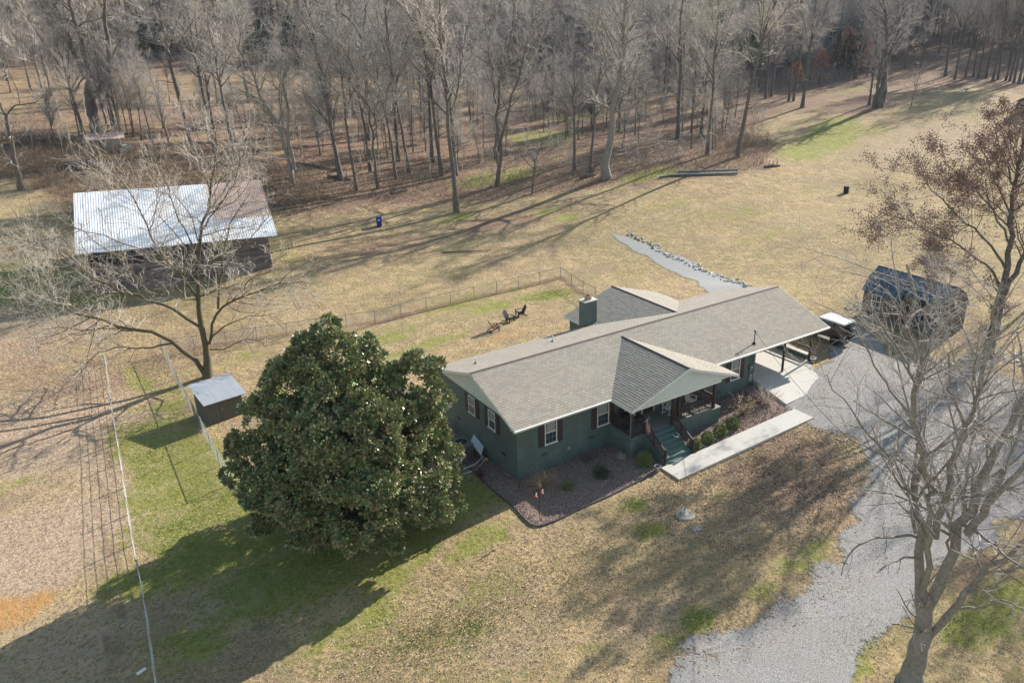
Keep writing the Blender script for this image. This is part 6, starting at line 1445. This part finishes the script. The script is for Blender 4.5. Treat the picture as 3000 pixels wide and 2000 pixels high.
# -- off the right edge of the frame the row of yard trees goes on
for i, (x, y, h) in enumerate(((58, -6.5, 17), (53, -14, 18), (44, -19, 17), (34, -27, 18), (24, -33, 17))):
    place_tree((x, y, hz(x, y)-.1), h, .3, i*1.3, i+2, 'bare yard tree beyond the right edge of the picture', 'yard trees beyond the right edge')
# -- saplings and brushy growth through the wood
def saplings(name, region, n, h0, h1, m, seed):
    rg = np.random.default_rng(seed); mn, mx_ = region.min(0), region.max(0); c = rg.uniform(mn, mx_, (n*10, 2)); c = c[sdf(region, c[:, 0], c[:, 1]) < 0][:n]; k = len(c)
    h = rg.uniform(h0, h1, k); P = np.zeros((k, 6, 3)); P[:, 0, :2] = c; P[:, 0, 2] = H(c[:, 0], c[:, 1])-.1; d = nrm(np.concatenate([rg.normal(0, .12, (k, 2)), np.ones((k, 1))], 1))
    for i in range(1, 6): d = nrm(d+rg.normal(0, .08, (k, 3))); P[:, i] = P[:, i-1]+d*(h/5)[:, None]
    R = (h*.0075)[:, None]*np.linspace(1, .25, 6)[None]
    b, rb = grow(P, R, (h*2.2).astype(int), .2, 1, .3, .65, 4, .18, .05, rg, rmin=.016, fall=.4); b2, rb2 = grow(b, rb, 4, .15, 1, .5, .7, 3, .25, .02, rg, rmin=.013, fall=.3)
    V, F = join([tubes(P, R, 4), tubes(b, rb, 3), tubes(b2, rb2, 3)]); return tag(link(bpy.data.objects.new(name, nmesh(name, V, F, m))), kind='stuff')
saplings('wood_saplings', PX((-60,500),(300,480),(700,520),(1000,560),(1400,560),(1750,520),(2200,470),(2260,330),(2000,270),(1550,270),(1500,340),(700,340),(250,345),(-60,350)), 190, 3, 9, TWIG, 61)
# -- logs and debris on the wood floor
for i, (a, b, r, lb) in enumerate((((870, 480), (1000, 505), .2, 'long fallen log lying below the slender trees'), ((1190, 560), (1130, 575), .22, 'short fallen log behind the hooked dark tree'), ((690, 420), (800, 405), .16, 'thin fallen trunk lying across the slope above the barn'), ((1700, 525), (1745, 515), .3, 'broken stump log at the foot of the bushy bare tree'), ((2240, 492), (2285, 488), .22, 'gnarled fallen limb at the wood edge beside the pole pile'), ((1240, 300), (1330, 312), .2, 'fallen trunk on the far slope in the centre wood'), ((960, 520), (1030, 530), .25, 'dark fallen log beside the leaning pale pair'))):
    p, q = G(*a), G(*b); m_ = (p+q)/2; mb = MB().tube([p-m_+[0, 0, r*.8], (p-m_)*.3+[.1, .1, r], q-m_+[0, 0, r*.7]], [r, r*.85, r*.5], 7)
    for k in range(4): c = (q-m_)*(k*.4-.6)+[0, 0, r]; mb.tube([c, c+[random.uniform(-.8, .8), random.uniform(-.8, .8), random.uniform(.4, 1.2)]], [r*.35, r*.1], 4)
    o = mb.build('fallen_log', BARK); o.location = m_; tag(o, lb, 'log', 'fallen logs in the wood')
# -- evergreens
def needle_tree(px, py, h, r, label, m, n, seed, name='evergreen_tree', high=.1, size=.35, group='evergreens within the wood'):
    rg = np.random.default_rng(seed); p = G(px, py); g = empty(name, tuple(p), label, 'tree', group)
    t = rg.random(n)**.7; z = h*(high+(1-high)*t); rr = r*(1-t)**.6*(.55+.45*np.abs(np.sin(t*23+seed)))*rg.uniform(.35, 1, n)+.1; a = rg.uniform(0, 6.28, n)
    rr *= 1+.25*np.sin(a*3+seed)
    P = np.stack([rr*np.cos(a), rr*np.sin(a), z], 1); V, F = leaf_quads(P, size, rg, .5, dirs=np.stack([np.cos(a), np.sin(a), 0*a+.2], 1))
    link(bpy.data.objects.new('crown', nmesh('crown', V, F, m, tint=rg.random(n))), g); lp('trunk', MB().tube([(0, 0, -.2), (.1, 0, h*.5), (0, .05, h*.95)], [.22, .14, .03], 6), BARK, g); return g
for i, (px, py, h, r, lb) in enumerate(((430,172,9,5.5,'dark cedar thicket behind the far pasture, left'), (480,160,8,5,'dark rounded cedar next to the leftmost cedars'), (770,192,10,5.5,'broad dark cedar left of the tall forked tree'), (860,190,11,5,'dark cedar right of the broad one'), (940,185,9,5,'small dark cedar right of the pair'), (1190,215,7,4,'dark holly low behind the slender trees'), (1290,150,11,5,'dark cedar deep in the centre wood'),
   (1570,208,10,5,'dark cedar behind the twin trunks'), (1620,195,11,5,'tall dark cedar above the dark pasture shade'), (1790,262,10,5,'dark cedar behind the pale sycamore'), (1850,262,7,4,'low cedar right of the sycamore'), (1500,190,7,4,'low cedar left of the twin trunks'), (2480,215,9,3.5,'dark cedar behind the fused trunk cluster'), (1640,110,12,6,'cedar on the far slope, centre'), (1700,130,12,5,'second cedar on the far slope, centre'), (560,150,7,4,'low cedar between the far thickets'), (1900,130,12,6,'pine topped cedar on the far slope, right centre'))):
    needle_tree(px, py, h, r, lb, EVER, 4200, 300+i, 'cedar_tree', .02)
needle_tree(2087, 300, 24, 4.6, 'tall green pine above the wood, right of the sycamore', PINEN, 5200, 401, 'pine_tree', .42, .45)
needle_tree(2190, 300, 14, 4.2, 'shorter green pine beside the tall pine', PINEN, 2600, 402, 'pine_tree', .55, .45)
needle_tree(1480, 120, 16, 4.5, 'green pine deep in the centre of the wood', PINEN, 2600, 403, 'pine_tree', .4, .45)
RUSTL = leaf_mat('rust_brown_beech_leaf', (.30, .13, .06), (.34, .17, .09), .8, .2)
for i, (px, py, h, r, lb) in enumerate(((2470, 232, 12, 4.5, 'beech holding rust coloured leaves left of the fused trunks'), (2400, 250, 8, 4, 'low rust leaved beech by the sturdy tree'), (2330, 262, 6, 3, 'small rust leaved beech at the wood edge'), (2540, 225, 8, 3, 'rust leaved beech right behind the fused trunks'))):
    needle_tree(px, py, h, r, lb, RUSTL, 900, 420+i, 'beech_tree', .15, .3, 'rust leaved beeches')
# -- the magnolia
base = G(1003, 1540)
mg = empty('magnolia_tree', tuple(base), 'big round dark evergreen magnolia left of the house', 'tree')
rg = np.random.default_rng(42)
tk = [(np.array([[[0, 0, -.2], [.1, .1, 1.5], [0, .1, 4], [.1, 0, 7], [.1, .1, 9.6]]]), np.array([[.38, .3, .24, .14, .04]]), 9)]
bb, br_ = grow(tk[0][0], tk[0][1], 46, .12, .97, .52, 1.1, 6, .1, .03, rg, rscale=.4, rmin=.02, fall=.6); tk.append((bb, br_, 5))
V, F = join([tubes(*a) for a in tk]); link(bpy.data.objects.new('trunk', nmesh('trunk', V, F, BARK, smooth=True)), mg)
# crown: lumpy shell of leaf rosettes
MH = 10.6
lobes = []      # (x across view, depth, z, rx, rz)
def lobe(px, py, dep, rx, rzz): q = on_plane(1003+(px-985)*.93, 1290+(py-1290)*.95+4, base, dep)-base; rx *= .93; rzz *= .93; lobes.append((q[0], q[1], q[2], rx, rzz))
for a in ((960,1010,0,1.9,1.6),(880,1050,-.5,1.7,1.5),(1040,1070,.6,1.9,1.6),(800,1130,0,1.9,1.6),(940,1140,-2.0,2.2,1.8),(1090,1160,-1.2,2.1,1.8),(1010,1150,2.2,2.2,1.8),(1220,1100,0,1.5,1.5),(1270,1150,-.3,1.4,1.5),(1190,1190,1.5,1.8,1.7),
          (760,1240,.3,2.0,1.8),(880,1260,-2.6,2.3,1.9),(1030,1280,-3.2,2.4,2.),(1170,1270,-1.8,2.2,1.9),(1240,1270,1.,1.9,1.8),(730,1330,0,2.0,1.9),(690,1380,-.8,1.3,1.2),(820,1390,-2.8,2.3,2.),(960,1410,-3.8,2.4,2.),(1110,1400,-3.2,2.4,2.1),(1230,1380,-1.2,2.1,2.),(1290,1350,0,1.4,1.6),
          (780,1470,-1.6,2.0,1.6),(900,1510,-3.2,2.0,1.5),(1040,1500,-3.6,2.3,1.8),(1180,1480,-2.4,2.2,1.7),(1290,1450,-.5,1.5,1.4),(960,1580,-3.0,1.5,1.0),(1090,1570,-2.8,1.7,1.1),(900,1250,2.8,2.4,2.),(1060,1280,3.2,2.4,2.),(820,1380,2.8,2.2,1.8),(980,1430,3.4,2.4,1.9),(1140,1430,2.6,2.3,1.8),(980,1300,0,3.2,3.2),(1000,1480,0,3.,2.4)):
    lobe(*a)
lobes = np.array(lobes)
# every lobe carries lumps, every lump carries leaf rosettes; the hollows between stay dark
ext = []
for (x, y, z, rx, rzz) in lobes:
    for _ in range(5):
        d = nrm(rg.normal(size=3)+np.array([0, 0, .25])); ext.append((x+d[0]*rx*.75, y+d[1]*rx*.75, z+d[2]*rzz*.75, rx*rg.uniform(.34, .55), rzz*rg.uniform(.3, .5)))
C_pts = []; C_dir = []
core = [(x, y, z, rx*.72, rzz*.7) for x, y, z, rx, rzz in lobes]
for k_, (x, y, z, rx, rzz) in enumerate(core+ext):
    small = k_ >= len(core); nc = max(5, int((8 if small else 4)*rx*rx*2.2)); dc = nrm(rg.normal(size=(nc, 3))+np.array([0, 0, .2]))
    n = 11; d = nrm(np.repeat(dc, n, 0)+rg.normal(0, .26, (nc*n, 3))); bump = 1.12-.9*np.minimum(.32, np.linalg.norm(d-np.repeat(dc, n, 0), axis=1))
    P = np.array([x, y, z])+d*(bump*rg.uniform(.93, 1.05, len(d)))[:, None]*np.array([rx, rx, rzz]); ok = d[:, 2] > -.7; C_pts.append(P[ok]); C_dir.append(d[ok])
P = np.concatenate(C_pts); Dm = np.concatenate(C_dir)
ins = np.zeros(len(P), bool)
for (x, y, z, rx, rzz) in core: ins |= (((P[:, 0]-x)/rx)**2+((P[:, 1]-y)/rx)**2+((P[:, 2]-z)/rzz)**2) < .62
keep = (~ins) & (P[:, 2] > .25); P = P[keep]; Dm = Dm[keep]; 
nl = 12; PL = np.repeat(P, nl, 0); DL = np.repeat(Dm, nl, 0); n = len(PL)
dirs = nrm(DL*.7+rg.normal(0, .8, (n, 3))+np.array([0, 0, .15])); PL = PL+dirs*rg.uniform(0, .14, (n, 1))
s = nrm(np.cross(dirs, rg.normal(size=(n, 3)))); sz = rg.uniform(.15, .26, (n, 1)); wd_ = .26
nrmv = np.cross(dirs, s); fold = .12
a = PL; b = PL+dirs*sz*.5+s*sz*wd_+nrmv*sz*fold*.5; c = PL+dirs*sz; e = PL+dirs*sz*.5-s*sz*wd_+nrmv*sz*fold*.5
V = np.stack([a, b, c, e], 1).reshape(-1, 3); F = np.arange(4*n).reshape(n, 4)
tint = np.repeat(rg.random(len(P))*.6, nl)+rg.random(n)*.4
link(bpy.data.objects.new('crown', nmesh('crown', V, F, MAGL, tint=tint)), mg)
# -- fallen leaves and chips on the ground, as scattered leaf faces
def litter(name, polys_n, size, m, seed):
    rg = np.random.default_rng(seed); al = []
    for poly, n in polys_n:
        c = rg.uniform(poly.min(0), poly.max(0), (n*3, 2)); c = c[sdf(poly, c[:, 0], c[:, 1]) < 0][:n]; al.append(c)
    c = np.concatenate(al); P = np.column_stack([c, H(c[:, 0], c[:, 1])+.03+rg.random(len(c))*.03])
    V, F = leaf_quads(P, size, rg, .8, up=1.2); o = link(bpy.data.objects.new(name, nmesh(name, V, F, m, tint=rg.random(len(P))))); return tag(o, kind='stuff')
LIT = mat('pale_fallen_leaf', (.40, .28, .19), .9, attr='tint', rnd=.55)
CHIP = mat('bark_chip', (.27, .185, .15), .9, attr='tint', rnd=.65)
litter('fallen_leaves', [(PX((2200,1200),(2600,1000),(2900,1150),(2700,1600),(2100,1990),(1950,1980),(2450,1500)), 7000), (PX((2000,1290),(2300,1210),(2500,1290),(2540,1400),(2440,1580),(2200,1640),(1950,1560),(1880,1460)), 16000), (PX((2650,1080),(3060,1060),(3060,1500),(2750,1500),(2600,1300)), 9000), (PX((0,880),(500,900),(640,1080),(420,1200),(0,1350)), 14000), (PX((1250,1640),(1900,1500),(2300,1700),(1900,2000),(900,2000)), 4000), (PX((2250,700),(2900,640),(2900,1000),(2600,820),(2450,900)), 9000)], .07, LIT, 91)
litter('bark_chips', [(bedL, 9000), (bedR, 9000)], .075, CHIP, 92)
litter('wood_floor_leaves', [(PX((800,640),(1300,600),(1750,550),(2230,500),(2250,400),(1700,400),(1000,440),(500,440),(700,560)), 26000)], .16, LIT, 93)
# green tufts
def tufts(name, spots, m, seed, hgt=.09):
    rg = np.random.default_rng(seed); al = []
    for px, py, rx, ry, n in spots:
        g_ = G(px, py); q = rg.normal(size=(n, 2))*np.array([rx, ry])*.55+g_[:2]; al.append(q)
    c = np.concatenate(al); n = len(c); P = np.column_stack([c, H(c[:, 0], c[:, 1])])
    up = nrm(rg.normal(0, .55, (n, 3))*np.array([1, 1, .2])+np.array([0, 0, 1.])); s = nrm(np.cross(up, rg.normal(size=(n, 3))))*.016; h_ = rg.uniform(.5, 1.3, (n, 1))*hgt
    V = np.stack([P-s, P+s, P+up*h_], 1).reshape(-1, 3); F = np.arange(3*n).reshape(n, 3)
    o = link(bpy.data.objects.new(name, nmesh(name, V, F, m, tint=rg.random(n)))); return tag(o, kind='stuff')
TUF = mat('green_grass_blade', (.24, .29, .07), .8, attr='tint', rnd=.4)
TUFD = mat('dry_grass_blade', (.46, .37, .2), .9, attr='tint', rnd=.4)
tufts('green_grass', [(1860,1480,1.,.8,500),(1900,1560,1.4,1,500),(2050,1810,1,1,500),(1380,1840,1.2,.9,700),(1230,1870,1.2,.8,700),(900,1640,6,3,9000),(1250,1500,4,3,4000),(640,1600,6,3,9000),(590,1500,4,3,3000),(430,1330,2.4,5,3000),(2500,1850,2,1.5,900),(2850,1830,2.5,1.5,900),(1600,865,3.5,1.5,1500),(600,1800,5,2,3000)], TUF, 94)
tufts('dry_grass', [(1500,1750,9,4,7000),(1900,1700,6,4,5000),(1200,1900,5,3,4000),(150,1500,8,6,6000),(500,1250,4,6,3000)], TUFD, 95, .08)
# ------------------------------------------------------------------ the air
hb = MB().box(-165, 435, -68, 495, -12, 62)
hm = bpy.data.materials.new('pale_haze'); hm.use_nodes = True; hn = hm.node_tree
hn.nodes.remove(hn.nodes['Principled BSDF']); pv = hn.nodes.new('ShaderNodeVolumePrincipled'); pv.inputs['Density'].default_value = .00009; pv.inputs['Color'].default_value = (.5, .68, 1, 1); pv.inputs['Anisotropy'].default_value = .1
hn.links.new(pv.outputs[0], hn.nodes['Material Output'].inputs['Volume'])
ho = hb.build('haze', hm); tag(ho, kind='stuff')
